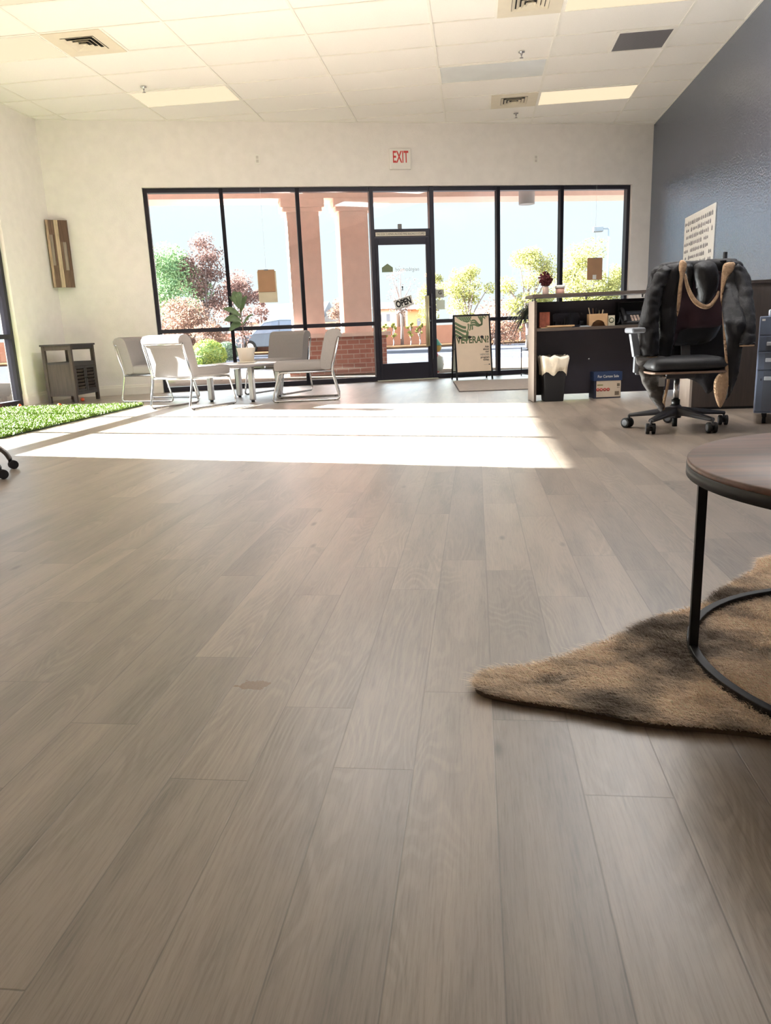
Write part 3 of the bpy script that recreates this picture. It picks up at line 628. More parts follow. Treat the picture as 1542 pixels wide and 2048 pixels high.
# ---------------------------------------------------------------- turf mat
def blades(name,n,area,length,width,col,lean,mat,parent=None,inside=None,z0=.01,wav=None,curl=.5):
    import numpy as np
    r=random.Random(11); V=[];Fc=[];Cc=[]
    x0,x1,y0,y1=area; i=0; tries=0
    while i<n and tries<n*8:
        tries+=1; x=r.uniform(x0,x1); y=r.uniform(y0,y1)
        if inside and not inside(x,y): continue
        a=r.uniform(0,2*PI); L=length*r.uniform(.6,1.25); lx,ly,lz=lean(x,y,r)
        dx,dy=math.cos(a)*width/2,math.sin(a)*width/2
        zz=z0(x,y) if callable(z0) else z0
        m=(x+lx*L*.5*(1-curl*.4),y+ly*L*.5*(1-curl*.4),zz+lz*L*.62); e_=(x+lx*L,y+ly*L,zz+lz*L*.8)
        k=len(V); V+=[(x-dx,y-dy,zz),(x+dx,y+dy,zz),(m[0]+dx*.8,m[1]+dy*.8,m[2]),(m[0]-dx*.8,m[1]-dy*.8,m[2]),e_]
        Fc+=[(k,k+1,k+2,k+3),(k+3,k+2,k+4)]; c=col(x,y,r); Cc+=[(*c,1)]*5; i+=1
    me=bpy.data.meshes.new(name); me.from_pydata(V,[],Fc); at=me.color_attributes.new('tint','FLOAT_COLOR','POINT'); at.data.foreach_set('color',np.array(Cc,dtype='f').ravel()); me.materials.append(mat)
    o=bpy.data.objects.new(name,me); C.objects.link(o)
    if parent: o.parent=parent; WM[o.name]=WM[parent.name]
    return o
tm=thing('turf_mat','bright green artificial turf mat on the floor by the left windows','mat',(-4.73,7.04,0))
MB().box(-.86,.86,-1.35,1.36,.0,.012).done('backing',M('green_black_backing',(34,46,24),.9),tm)
m_turf=attrm('artificial_grass',0,0,.7)
m_turf.node_tree.nodes['Principled BSDF'].inputs['Specular IOR Level'].default_value=.25
def tcol(x,y,r): k=r.uniform(.75,1.15); return (.13*k,.195*k,.022*k)
blades('pile',52000,(-.87,.87,-1.37,1.38),.042,.006,tcol,lambda x,y,r:(r.uniform(-.45,.45),r.uniform(-.45,.45),r.uniform(.7,1)),m_turf,tm)['kind']='stuff'
# ---------------------------------------------------------------- animal hide rug
hx,hy=.62,1.62
out_=[(-.012,1.452),(-.004,1.412),(.035,1.385),(.118,1.359),(.192,1.339),(.294,1.296),(.398,1.284),(.513,1.267),(.62,1.21),(.78,1.15),(.98,1.12),(1.2,1.18),(1.42,1.2),(1.62,1.12),(1.72,1.2),(1.62,1.38),(1.5,1.6),(1.52,1.85),(1.6,2.1),(1.72,2.36),(1.62,2.44),(1.42,2.3),(1.22,2.2),(1.05,2.24),(.93,2.32),(.86,2.30),(.82,2.215),(.765,2.13),(.68,2.04),(.60,1.93),(.55,1.88),(.465,1.828),(.373,1.735),(.276,1.636),(.154,1.54),(.08,1.515),(.02,1.50)]
rug=thing('hide_rug','tan and brown faux animal hide rug on the floor under the round side table','rug',(hx,hy,0))
def smoothp(poly,n=2):
    for _ in range(n):
        q=[]
        for i in range(len(poly)):
            a,b=Vector(poly[i][:2]),Vector(poly[(i+1)%len(poly)][:2]); q+=[tuple(a*.75+b*.25),tuple(a*.25+b*.75)]
        poly=q
    return poly
hp=[(a-hx,c-hy) for a,c in smoothp(out_)]
MB().prism(hp,.001,.009,'xy').done('hide_backing',M('hide_backing_tan',(96,78,60),.9),rug)
def inpoly(poly):
    n=len(poly)
    def f(x,y):
        c=False; j=n-1
        for i in range(n):
            if (poly[i][1]>y)!=(poly[j][1]>y) and x<(poly[j][0]-poly[i][0])*(y-poly[i][1])/(poly[j][1]-poly[i][1])+poly[i][0]: c=not c
            j=i
        return c
    return f
def hcol(x,y,r):
    n=noise.fractal(Vector((x*5.5+3,y*7.5,1.3)),1,2,4)*.8+noise.noise(Vector((x*16,y*30,4)))*.28+.10
    # light border and light nose
    k=min(1,max(0,.5+n*1.35+r.uniform(-.2,.2)))
    a=Vector((.25,.205,.17)); b=Vector((1.1,.94,.76))
    edge=0
    c=a.lerp(b,k**1.05); 
    if x<-.50: c=c.lerp(b,.35)
    return tuple(c*r.uniform(.75,1.15))
m_fur=attrm('faux_hide_fur',0,0,.85)
m_fur.node_tree.nodes['Principled BSDF'].inputs['Specular IOR Level'].default_value=.2
ipf=inpoly(hp)
blades('fur',170000,(-.66,.55,-.5,.72),.028,.0016,hcol,lambda x,y,r:(-.75+r.uniform(-.45,.35)+.4*noise.noise(Vector((x*6,y*6,0))),r.uniform(-.55,.35)+.7*noise.noise(Vector((x*6,y*6,7))),r.uniform(.3,.75)),m_fur,rug,ipf,.009)['kind']='stuff'
# ---------------------------------------------------------------- round side table (foreground)
cx_,cy_=.908,1.550
t=thing('side_table','round wood topped side table with black C shaped metal frame on the hide rug','side table',(cx_,cy_,0))
RT_=.470
MB().lathe([(0,.428),(RT_-.004,.4275),(RT_-.002,.4285),(RT_,.4325),(RT_,.441),(RT_-.003,.4445),(0,.4445)],seg=96).done('tabletop',m_rustic,t)
b=MB(); b.lathe([(RT_-.014,.409),(RT_+.001,.409),(RT_+.001,.432),(RT_-.0015,.432),(RT_-.0015,.413),(RT_-.014,.413),(RT_-.014,.409)],seg=96); b.done('rim_band',m_black,t)
rr=.440
pts=[(rr*math.cos(a),rr*math.sin(a),.0215) for a in [2*PI*k/72 for k in range(72)]]
b=MB(); 
for k in range(72):
    a0,a1=2*PI*k/72,2*PI*(k+1)/72
    vs=[]
    for a in (a0,a1):
        for r_,z in ((rr-.0095,.0125),(rr+.0095,.0125),(rr+.0095,.0325),(rr-.0095,.0325)): vs.append((r_*math.cos(a),r_*math.sin(a),z))
    if k==0: V=[]
    V.append([b.b.verts.new(v) for v in vs[:4]])
for k in range(72):
    A=V[k];B=V[(k+1)%72]
    for j in range(4): b.b.faces.new((A[j],A[(j+1)%4],B[(j+1)%4],B[j]))
b.done('ring_base',m_black,t,bev=.0015)
for a in (R(172),R(-172+0),):
    pass
for a in (R(172.5),R(-70),R(60)):
    m=Matrix.Rotation(a,4,'Z'); b=MB(m); b.box(rr-.0095,rr+.0095,-.0095,.0095,.03,.411); b.done('leg',m_black,t,bev=.0015)
for a in (R(172.5),R(-70),R(60)):
    b=MB(Matrix.Rotation(a,4,'Z')); b.box(rr-.005,RT_-.012,-.012,.012,.4085,.4128); b.done('mounting_tab',m_black,t)
# ---------------------------------------------------------------- reception desk
DR=R(6.5); DP=Vector((.557,7.452,0)); RD=Matrix.Translation(DP)@Matrix.Rotation(DR,4,'Z')@Matrix.Translation(-Vector((.53,7.45,0)))
t=thing('reception_desk','charcoal and taupe reception desk with raised counter before the front windows','desk',DP,DR)
LX=2.12
MB().box(0,.024,0,.30,.004,.955).done('end_panel',m_taupe,t,bev=.001)
MB().box(.0005,.0235,-.004,.0,.004,.955).done('end_panel_edge',m_taupeh,t)
MB().box(-.022,LX,-.03,.36,.985,1.013).done('counter_top',m_taupeh,t,bev=.002)
for x in (.03,.52,1.06,1.60): MB().box(x-.008,x+.008,.12,.14,.955,.985).done('standoff',m_chrome,t)
MB().box(.024,LX,.28,.30,.045,.950).done('back_panel',m_deskin,t)
MB().box(.024,LX,.0,.28,.672,.70).done('worksurface',m_taupeh,t,bev=.002)
MB().ico((.60,.278,.385),.012,2).done('grommet',m_chrome,t)
t2=thing('desk_return','dark walnut return cabinet of the reception desk beside the slate wall','cabinet',(1.765,6.46,0))
MB().box(0,XR-1.765-.004,0,.02,.02,.985).done('front_panel',m_darkw,t2,bev=.001)
MB().box(.0,XR-1.765-.004,.005,.015,.0,.02).done('toe_kick',m_black,t2)
MB().box(-.02,0,.0,.45,.0,.985).done('end_panel',m_taupe,t2,bev=.001)  # paler laminate stands in for window light on this end
MB().box(-.03,XR-1.765-.004,-.012,.47,.985,1.01).done('top',m_darkw,t2,bev=.002)
MB().box(0,XR-1.765-.004,.43,.45,.0,.985).done('rear_panel',m_darkw,t2)
# things on the counter
t=thing('flower_vase','dark red dried flower ball in a small glass jar on the counter','flowers',(.662,7.58,1.015))
MB().lathe([(0,0),(.026,0),(.03,.01),(.03,.05),(.026,.072),(.022,.072),(.026,.05),(.024,.006),(0,.006)],seg=20).done('jar',M('blush_glass',(206,180,168),.15),t)
MB().cyl((0,0,.01),(0,0,.11),.012,seg=8).done('stems',m_stem,t)
b=MB(); r3=random.Random(5)
for k in range(150):
    z=r3.uniform(-1,1);a=r3.uniform(0,2*PI);q=math.sqrt(1-z*z); n=Vector((q*math.cos(a),q*math.sin(a),z)); p_=Vector((0,0,.14))+n*r3.uniform(.04,.066); u=n.orthogonal().normalized(); v=n.cross(u)
    s_=r3.uniform(.010,.017); A=[p_+u*s_+n*.008,p_+v*s_+n*.006,p_-u*s_+n*.008,p_-v*s_+n*.006]; c0=b.b.verts.new(p_-n*.012); vv=[b.b.verts.new(x) for x in A]
    for i in range(4): b.b.faces.new((c0,vv[i],vv[(i+1)%4]))
b.ico((0,0,.14),.042,2); b.done('blossom',M('dried_burgundy_petals',(98,44,50),.8,var=.35,vscale=40),t)
t=thing('candle_jar','pink candle jar with white lid on the counter beside the flowers','candle',(.80,7.58,1.015))
MB().lathe([(0,0),(.038,0),(.041,.004),(.041,.052),(0,.052)],seg=28).done('jar',M('blush_candle',(206,160,142),.3),t); MB().lathe([(0,.052),(.046,.052),(.046,.075),(.043,.079),(0,.079)],seg=28).done('lid',m_white,t)
# on the worksurface (z .70)
def at(x,y,z=.70): return (x,y,z)
t=tag(MB().box(.602,.70,7.555,7.60,.70,.85).done('small_box',M('rust_printed_card',(150,82,62),.7,var=.3,vscale=30)),'rust coloured printed box standing at the left end of the desk surface','box')
t=tag(MB().box(.60,.90,7.48,7.66,.70,.708).box(.66,.92,7.47,7.62,.708,.722).done('paper_stack',m_tan,bev=.001),'tan papers lying flat beside the rust box','papers') 
t=thing('desk_organizer','black plastic tray organiser behind the papers on the desk surface','organizer',(.88,7.665,.70)); m_navy=M('navy_black_plastic',(28,28,40),.4)
b=MB(); b.prism([(-.12,0),(.12,0),(.13,.12),(.10,.138),(-.10,.138),(-.13,.12)],-.01,.0,'xz'); b.done('back',m_navy,t); MB().box(-.12,.12,-.09,0,0,.02).box(-.12,-.115,-.09,0,.02,.06).box(.115,.12,-.09,0,.02,.06).done('tray',m_navy,t)
b=MB()
for x in (-.05,-.02,.0,.03): b.box(x-.004,x+.004,-.05,-.04,.0201,.10+x)
b.done('clips',m_black,t)
tag(MB().lathe([(0,0),(.025,0),(.025,.05),(.02,.055),(0,.055)],c=(1.02,7.62,.70),seg=18).done('tape_roll_holder',m_black),'small black cup between the organiser and the wooden pen holder','cup')
tag(MB().box(.98,1.08,7.49,7.55,.70,.706).box(.99,1.06,7.50,7.54,.706,.711).done('note_pad',M('pale_blue_paper',(176,186,192),.7)),'pale blue note pad at the front edge of the desk surface','notepad')
t=thing('pen_holder','light wood pen holder with an arched opening full of pens','pen holder',(1.155,7.55,.70))
arch=[(-.088,0),(-.088,.115),(.088,.115),(.088,0),(.072,0)]+[(.06*math.cos(a),.012+.045*math.sin(a)) for a in [PI*k/10 for k in range(11)]]+[(-.072,0)]
MB().prism(arch,-.045,-.038,'xz').done('front',m_tan,t); MB().box(-.088,.088,.038,.045,0,.115).box(-.088,-.081,-.038,.038,0,.115).box(.081,.088,-.038,.038,0,.115).box(-.081,.081,-.038,.038,.062,.068).done('case',m_tan,t)
pens=[((196,178,150),'beige'),((30,30,32),'black'),((150,110,80),'brown'),((30,30,34),'black'),((24,24,26),'black'),((28,28,30),'black'),((214,196,150),'cream'),((220,200,160),'cream'),((40,40,44),'black'),((60,60,64),'black')]
for k,(c,nm) in enumerate(pens):
    x=-.07+k*.0155; b=MB(Matrix.Translation((1.155,7.55,.70))); b.cyl((x*.9,r3.uniform(-.02,.02),.069),(x+(-.02 if k<2 else r3.uniform(-.006,.01)),r3.uniform(-.02,.02),r3.uniform(.15,.19) if k<6 else r3.uniform(.14,.16)),.004,seg=6)
    lab={0:'beige pen leaning out at the left end of the wooden holder',2:'brown pen standing in the wooden holder'}.get(k,'%s pen standing in the light wood pen holder'%nm)
    tag(b.done('pen',M('pen_colour_%d'%k,c,.4)),lab,'pen','pens in the wooden holder')
t=thing('round_label_box','small cream box with a round green mark right of the pen holder','box',(1.285,7.55,.70))
MB().box(-.032,.032,-.03,.03,0,.095).done('carton',M('cream_card',(208,200,178),.7),t,bev=.002)
MB().lathe([(.0,0),(.026,0),(.026,.001),(0,.001)],seg=20,M_=Matrix.Translation((0,-.0302,.05))@Matrix.Rotation(R(90),4,'X')).done('round_mark',M('grey_green_print',(110,120,96),.7),t)
MB().lathe([(.0,0),(.017,0),(.017,.001),(0,.001)],seg=20,M_=Matrix.Translation((0,-.0315,.05))@Matrix.Rotation(R(90),4,'X')).done('mark_centre',M('cream_print',(208,200,178),.7),t)
# desk phone
t=thing('desk_phone','black desk telephone with pale keys on the desk surface','telephone',(1.47,7.475,.70)); T=Matrix.Rotation(R(38),4,'X')
b=MB(T); b.box(-.10,.14,0,.17,.0,.03,bev=.008); b.done('body',m_blackp,t); 
b=MB(T); b.box(-.03,.13,.12,.165,.031,.036); b.done('screen',M('grey_screen',(70,74,82),.3),t)
b=MB(T); b.tube(fillet([(-.072,.0,.045),(-.072,.02,.06),(-.072,.16,.06),(-.072,.185,.045)],.02),.018,8); b.done('handset',m_blackp,t)
mk=M('pale_keys',(214,190,176),.5)
for i in range(3):
    for j in range(4): b=MB(T); b.box(-.005+i*.03,.015+i*.03,.02+j*.022,.034+j*.022,.0301,.036); b.done('key',mk,t)
MB().box(-.10,.14,-.012,.1,0,.012).done('base',m_blackp,t)
MB().tube(cr([(-.11,.02,.03),(-.15,-.01,.02),(-.14,-.04,.03),(-.11,.02,.10)],8),.004,6).done('cord',m_black,t)
t=thing('file_tray','black letter tray behind the telephone','tray',(1.55,7.655,.70)); MB().box(-.17,.17,-.03,.06,.21,.218).box(-.17,.17,.05,.06,0,.21).box(-.17,-.163,-.03,.05,0,.21).box(.163,.17,-.03,.05,0,.21).done('tray_body',m_blackp,t)
# waste bin
t=thing('waste_bin','black rectangular waste bin with a white liner under the desk','waste bin',(.735,7.56,0))
def taper(b,x0,y0,z0,x1,y1,z1,n=1):
    A=[b.b.verts.new(s_) for s_ in ((-x0,-y0,z0),(x0,-y0,z0),(x0,y0,z0),(-x0,y0,z0))]; B=[b.b.verts.new(s_) for s_ in ((-x1,-y1,z1),(x1,-y1,z1),(x1,y1,z1),(-x1,y1,z1))]
    for k in range(4): b.b.faces.new((A[k],A[(k+1)%4],B[(k+1)%4],B[k]))
    return A,B
b=MB(); A,B=taper(b,.09,.09,.0,.115,.13,.40); b.b.faces.new(A[::-1]); A,B=taper(b,.085,.085,.01,.11,.125,.40); b.done('bin_body',m_blackp,t,bev=.006)
b=MB(); n=48; rings=[]
for row,(ex_,z) in enumerate(((0.0,.30),(.008,.28),(.014,.34),(.022,.40),(.024,.435),(.008,.43),(-.012,.40),(-.02,.34))):
    rg_=[]
    for k in range(n):
        a=2*PI*k/n; c_,s_=math.cos(a),math.sin(a); m_=max(abs(c_),abs(s_)); hx_,hy_=.108+ex_,.123+ex_
        f_=.035*noise.noise(Vector((c_*3,s_*3,row*.5)))+.012*math.sin(a*9+row); zz=z
        if row<2: zz=z-.02+.075*noise.noise(Vector((c_*2,s_*2,3)))
        rg_.append(b.b.verts.new((hx_*c_/m_**.85+f_*.35*c_,hy_*s_/m_**.85+f_*.35*s_,zz+f_*.6)))
    rings.append(rg_)
for A,B in zip(rings,rings[1:]):
    for k in range(n): b.b.faces.new((A[k],A[(k+1)%n],B[(k+1)%n],B[k])).smooth=True
o=b.done('bin_liner',M('white_bin_liner',(226,216,198),.5,var=.06,bump=.6,bscale=30),t); mm=o.modifiers.new('s','SOLIDIFY'); mm.thickness=.003
# carton of safe
t=thing('carton_box','blue lidded paper carton with a white printed front under the desk','box',(1.29,7.60,0)); m_blue=M('navy_blue_card',(38,58,96),.6,var=.06)
MB().box(-.135,.13,.0,.19,0,.18).done('carton_body',M('navy_side_card',(40,44,62),.7),t)
MB().box(-.112,.128,-.004,.0,.012,.178).done('printed_front',M('cream_printed_card',(206,190,170),.7),t)
MB().box(-.142,.138,-.010,.2,.172,.258).done('lid',m_blue,t,bev=.003)
text('lid_lettering','For Carton Sale',.036,m_white,t,Matrix.Translation((.0,-.011,.214))@FACE,.9,.0004)
mred=M('red_print',(176,70,62),.6)
for k in range(4): MB().lathe([(0,0),(.0165,0),(.0165,.001),(0,.001)],seg=20,M_=Matrix.Translation((-.098+k*.034,-.0042,.086))@Matrix.Rotation(R(90),4,'X')).done('red_circle_mark',mred,t); MB().box(-.104+k*.034,-.092+k*.034,-.0066,-.0052,.08,.092).done('mark_centre',M('pink_print',(214,150,140),.7),t)
MB().box(-.105,-.048,-.0052,-.004,.125,.137).done('green_brand_bar',M('olive_print',(128,128,84),.7),t)
MB().box(.09,.118,-.0052,-.004,.115,.143).box(.092,.100,-.0052,-.004,.098,.106).box(.106,.114,-.0052,-.004,.098,.106).box(.07,.112,-.0052,-.004,.028,.066).done('dark_print',M('grey_print_block',(112,100,84),.7),t)
for o in list(C.objects):
    if o.parent is None and o.get('label') and any(o.name.startswith(k) for k in ('flower_vase','candle_jar','small_box','paper_stack','desk_organizer','tape_roll','note_pad','pen','round_label','desk_phone','file_tray','waste_bin','carton_box')): o.matrix_basis=RD@o.matrix_basis
# ---------------------------------------------------------------- A-frame sign
t=thing('sandwich_board','black framed sandwich board reading VETERAN? standing near the front windows','sign',(-.015,11.07,0),R(-1)+math.atan2(11.157-10.989,.548)*1.0)
tilt=Matrix.Translation((0,0,0))@Matrix.Rotation(R(-9),4,'X')
hw=.275
b=MB(tilt); b.box(-hw,-hw+.022,-.012,.012,0,.93).box(hw-.022,hw,-.012,.012,0,.93).box(-hw+.022,hw-.022,-.012,.012,.905,.93).box(-hw+.022,hw-.022,-.012,.012,.095,.115); b.done('front_frame',m_black,t,bev=.002)
fb=MB(tilt).box(-hw+.022,hw-.022,-.004,.004,.115,.905).done('poster_board',M('cream_poster',(228,208,184),.6),t)
b=MB(Matrix.Translation((0,.29,0))@Matrix.Rotation(R(9),4,'X')); b.box(-hw,-hw+.02,-.01,.01,0,.93).box(hw-.02,hw,-.01,.01,0,.93).box(-hw,hw,-.01,.01,.10,.12).box(-hw,hw,-.01,.01,.91,.93); b.done('rear_frame',m_black,t,bev=.002)
MB(Matrix.Translation((0,.29,0))@Matrix.Rotation(R(9),4,'X')).box(-hw+.02,hw-.02,-.004,.004,.12,.91).done('rear_board',M('rear_poster',(206,216,206),.6),t)
b=MB(); b.bar((-hw+.01,.07,.44),(-hw+.01,.225,.44),.012,.012).bar((hw-.01,.07,.44),(hw-.01,.225,.44),.012,.012); b.done('spreader',m_black,t)
mg=M('sage_green_print',(104,122,88),.7); TT=tilt@Matrix.Translation((0,-.0048,0))
b=MB(TT)
def ribbon(b,c,w0,w1,y=0):
    P=cr([(a,0,z) for a,z in c],6); n=len(P)
    for i in range(n-1):
        k0,k1=i/(n-1),(i+1)/(n-1); wa,wb=w0+(w1-w0)*k0,w0+(w1-w0)*k1
        ta=(P[min(i+1,n-1)]-P[max(i-1,0)]).normalized(); tb_=(P[min(i+2,n-1)]-P[i]).normalized()
        na=Vector((-ta.z,0,ta.x));nb_=Vector((-tb_.z,0,tb_.x))
        q=[P[i]+na*wa*.85,P[i]-na*wa*.85,P[i+1]-nb_*wb*.85,P[i+1]+nb_*wb*.85]
        b.b.faces.new([b.b.verts.new(b.T@Vector((v.x,y,v.z))) for v in q])
for k in range(4):
    z=.83-k*.055; ribbon(b,[(-.253,z-.012),(-.20,z-.045),(-.14,z-.085),(-.10,z-.10),(-.078,z-.075+.0*k),(-.072,z-.03)] if k>1 else [(-.253,z-.012),(-.20,z-.045),(-.14,z-.075),(-.09,z-.085)],.02,.022)
for k in range(3): ribbon(b,[(-.055+k*.028,.80-k*.01),(-.055+k*.03,.74-k*.008),(-.075+k*.033,.685+k*.018)],.012,.009)
for k in range(3): ribbon(b,[(-.02,.835-k*.028),(.04,.845-k*.032),(.085,.80-k*.018),(.125,.775+.0*k),(.15,.80+k*.004),(.10+k*.03,.90)],.014,.012)
ribbon(b,[(.16,.90),(.19,.875),(.20,.86)],.014,.008); ribbon(b,[(.20,.90),(.225,.885)],.012,.006)
b.done('flag_stripes',mg,fb)
b=MB(TT); b.b.faces.new([b.b.verts.new(b.T@Vector((x,-.0002,z))) for x,z in ((-.235,.90),(.0,.90),(-.01,.865),(-.03,.83),(-.07,.815),(-.12,.83),(-.18,.86))]); b.done('flag_canton',mg,fb)
b=MB(TT)
for i in range(6):
    for j in range(3):
        x=-.19+i*.032+j*.013;z=.885-j*.019
        if z>.835-(x+.05)*.0: b.box(x-.005,x+.005,-.0008,-.0004,z-.004,z+.004)
b.done('flag_stars',M('pale_sage',(206,212,184),.7),fb)
text('veteran_lettering','VETERAN?',.135,M('olive_print_dark',(88,100,66),.7),fb,TT@Matrix.Translation((.0,-.0003,.565))@FACE,.80,.0003,bold=.004,spacing=.97)
b=MB(TT); 
for x,z in ((-.19,.605),(-.045,.607),(.14,.605)):
    b.b.faces.new([b.b.verts.new(b.T@Vector((x+.026*math.cos(a),-.0012,z+.02*math.sin(a)))) for a in [2*PI*k/14 for k in range(14)]])
b.done('lettering_shadow_marks',m_dk,fb)
text('program_lettering','Ask\nabout\nour',.042,m_dk,fb,TT@Matrix.Translation((.235,-.0003,.43))@FACE,.9,.0003,bold=.001,align='RIGHT')
text('heroes_lettering','HEROES',.042,M('grey_ink',(96,96,92),.7),fb,TT@Matrix.Translation((.235,-.0003,.352))@FACE,.9,.0003,align='RIGHT')
text('today_lettering','program\ntoday.',.042,m_dk,fb,TT@Matrix.Translation((.235,-.0003,.297))@FACE,.9,.0003,bold=.001,align='RIGHT')
b=MB(TT); b.box(.15,.215,-.0006,0,.205,.207).prism([(.218,.203),(.24,.203),(.24,.212),(.229,.219),(.218,.212)],-.0006,0,'xz'); b.done('small_logo',m_dk,fb)
# door mat
t=thing('door_mat','grey beige woven floor mat between the sandwich board and the desk','mat',(-.20,8.96,0),math.atan2(-.218,.784)*.0+R(4))
MB().box(0,1.55,0,1.75,0,.008).done('mat_backing',M('mat_dark_edge',(92,84,80),.9),t)
MB().box(.012,1.54,.012,1.74,.008,.013).done('woven_top',M('beige_grey_weave',(182,170,160),.95,var=.18,vscale=14,bump=.8,bscale=160,stretch=(1,6,1)),t)
# plant stand with spiky plant
t=front('plant_stand','thin black metal plant stand holding a pot behind the end of the desk','plant stand'); sx0,sx1,sy0,sy1=6.50,6.80,-.65,-.35
for x in (sx0,sx1):
    for y in (sy0,sy1): MB().cyl((x,y,0),(x,y,.42),.007,seg=8).done('post',m_black,t)
b=MB()
for z in (.03,.38):
    b=MB()
    for p0,p1 in (((sx0,sy0),(sx1,sy0)),((sx0,sy1),(sx1,sy1)),((sx0,sy0),(sx0,sy1)),((sx1,sy0),(sx1,sy1))): b.cyl((*p0,z),(*p1,z),.006,seg=6)
    b.done('rail_ring',m_black,t)
t=front('potted_dracaena','spiky dark leaved dracaena in a white pot behind the desk end','plant'); c0=(6.65,-.5)
MB().lathe([(0,.389),(.105,.389),(.14,.60),(.132,.60),(.12,.57),(0,.57)],c=(c0[0],c0[1],0),seg=28).done('pot',m_white,t)
MB().tube([(c0[0],c0[1],.56),(c0[0]-.01,c0[1],.75),(c0[0]-.03,c0[1],.96)],.015,8).done('trunk',m_stem,t)
r4=random.Random(9); b=MB()
for k in range(120):
    a=r4.uniform(0,2*PI); L=r4.uniform(.22,.42); up=r4.uniform(-.15,.9); hd=Vector((math.cos(a),math.sin(a),0)); P0=Vector((c0[0]-.06,c0[1],.97)); pts=[P0+hd*L*u*.95+Vector((0,0,up*L*u-(.30+.35*(1-up))*L*1.9*u*u*.9)) for u in (0,.25,.5,.75,1)]
    sd=hd.cross(Vector((0,0,1)))*.013; ws=(.6,1,1,.7,.05); A=[(b.b.verts.new(p_+sd*w_),b.b.verts.new(p_-sd*w_)) for p_,w_ in zip(pts,ws)]
    for (p0,p1),(q0,q1) in zip(A,A[1:]): b.b.faces.new((p0,p1,q1,q0))
b.done('foliage',m_palm,t)['kind']='stuff'
# ---------------------------------------------------------------- copier
t=thing('office_copier','blue grey floor standing copier with drawers cut off by the right edge','printer',(1.922,5.50,0),R(-19)); m_cp=M('blue_grey_plastic',(104,114,136),.4); m_cp2=M('pale_grey_handle',(205,210,220),.35); m_cp3=M('mid_grey_plastic',(98,104,120),.4)
W2=.58
MB().box(0,W2,0,.62,.075,.73).done('cabinet_body',m_cp,t,bev=.006)
for z0,z1 in ((.50,.60),(.375,.492),(.09,.368)):
    d_=MB().box(.004,W2-.004,-.012,0,z0,z1).done('drawer',m_cp,t,bev=.004)
    MB().box(.045,W2-.045,-.016,-.0118,z0+.006,z1-.006).done('drawer_recess',m_cp3,d_); MB().box(.05,W2-.05,-.035,-.014,z1-.065,z1-.04).done('handle',m_cp2,d_,bev=.004)
MB().box(.0,W2,-.012,0,.608,.728).done('front_cover',m_cp,t,bev=.004); MB().box(.012,.032,-.0145,-.012,.70,.712).done('badge',m_white,t)
MB().box(.03,.035,-.0145,-.012,.30,.315).done('lock_slot',m_blackp,t)
MB().box(.055,.5,.05,.55,.73,.775).done('paper_output',m_cp2,t,bev=.006)
for x in (.07,W2-.07):
    for y in (.06,.55): MB().cyl((x-.012,y,.024),(x+.012,y,.024),.024,seg=16).done('caster',m_rub,t); MB().box(x-.015,x+.015,y-.015,y+.015,.045,.08).done('caster_mount',m_blackp,t)
# ---------------------------------------------------------------- office chair
cx0,cy0=1.376,5.362
t=thing('office_chair','black swivel office chair with grey armrests at the reception desk, a coat over its back','chair',(cx0,cy0,0)); Ti=Matrix.Translation((-cx0,-cy0,0))
m_bgrey=M('dark_grey_nylon_base',(50,50,56),.4); m_armg=M('pale_grey_armrest',(112,116,124),.5)
hub=Vector((-.015,0,.10))
MB().lathe([(0,.075),(.038,.075),(.042,.09),(.042,.15),(.03,.165),(0,.165)],c=(-.015,0,0),seg=24).done('hub',m_bgrey,t)
MB().cyl((-.015,0,.015),(-.015,0,.08),.017,seg=14).done('lower_gas_tube',m_black,t)
MB().cyl((-.015,0,.16),(-.015,0,.37),.020,seg=18).done('gas_column',m_chrome,t); MB().cyl((-.015,0,.16),(-.015,0,.20),.028,seg=18).done('column_collar',m_black,t)
for x,y in ((1.073,5.465),(1.148,5.116),(1.533,5.097),(1.718,5.478),(1.41,5.68)):
    e_=Vector((x-cx0,y-cy0,0)); dd=(e_-Vector((hub.x,hub.y,0))); dn=dd.normalized(); b=MB()
    pts=[hub+dn*.02+Vector((0,0,.025)),hub+dd*.35+Vector((0,0,.015)),Vector((e_.x,e_.y,.088))]
    sd=dn.cross(Vector((0,0,1)))
    A=[]
    for p_,w_,h_ in zip(pts,(.040,.036,.022),(.058,.042,.022)): A.append([b.b.verts.new(q) for q in (p_+sd*w_,p_+sd*w_*.7+Vector((0,0,h_/2)),p_-sd*w_*.7+Vector((0,0,h_/2)),p_-sd*w_,p_-sd*w_*.8-Vector((0,0,h_/2)),p_+sd*w_*.8-Vector((0,0,h_/2)))])
    for P_,Q_ in zip(A,A[1:]):
        for k in range(6): b.b.faces.new((P_[k],P_[(k+1)%6],Q_[(k+1)%6],Q_[k]))
    b.b.faces.new(A[0]); b.b.faces.new(A[-1][::-1]); b.done('base_arm',m_bgrey,t,bev=.003)
    cst=MB(); a=r3.uniform(0,PI); ax=Vector((math.cos(a*.5-.5),math.sin(a*.5-.5),0)); c=Vector((e_.x,e_.y,.035))+Vector((-ax.y,ax.x,0))*.012
    cst.cyl(c-ax*.03,c-ax*.008,.035,seg=20).cyl(c+ax*.008,c+ax*.03,.035,seg=20); o=cst.done('caster',m_rub,t,bev=.003)
    MB().cyl(c-ax*.008,c+ax*.008,.018,seg=14).cyl((e_.x,e_.y,.04),(e_.x,e_.y,.09),.008,seg=8).box(e_.x-.014,e_.x+.014,e_.y-.014,e_.y+.014,.05,.064).done('caster_fork',m_bgrey,o)
    MB().cyl(c-ax*.0315,c-ax*.03,.022,seg=16).cyl(c+ax*.03,c+ax*.0315,.022,seg=16).done('wheel_cap',m_armg,o)
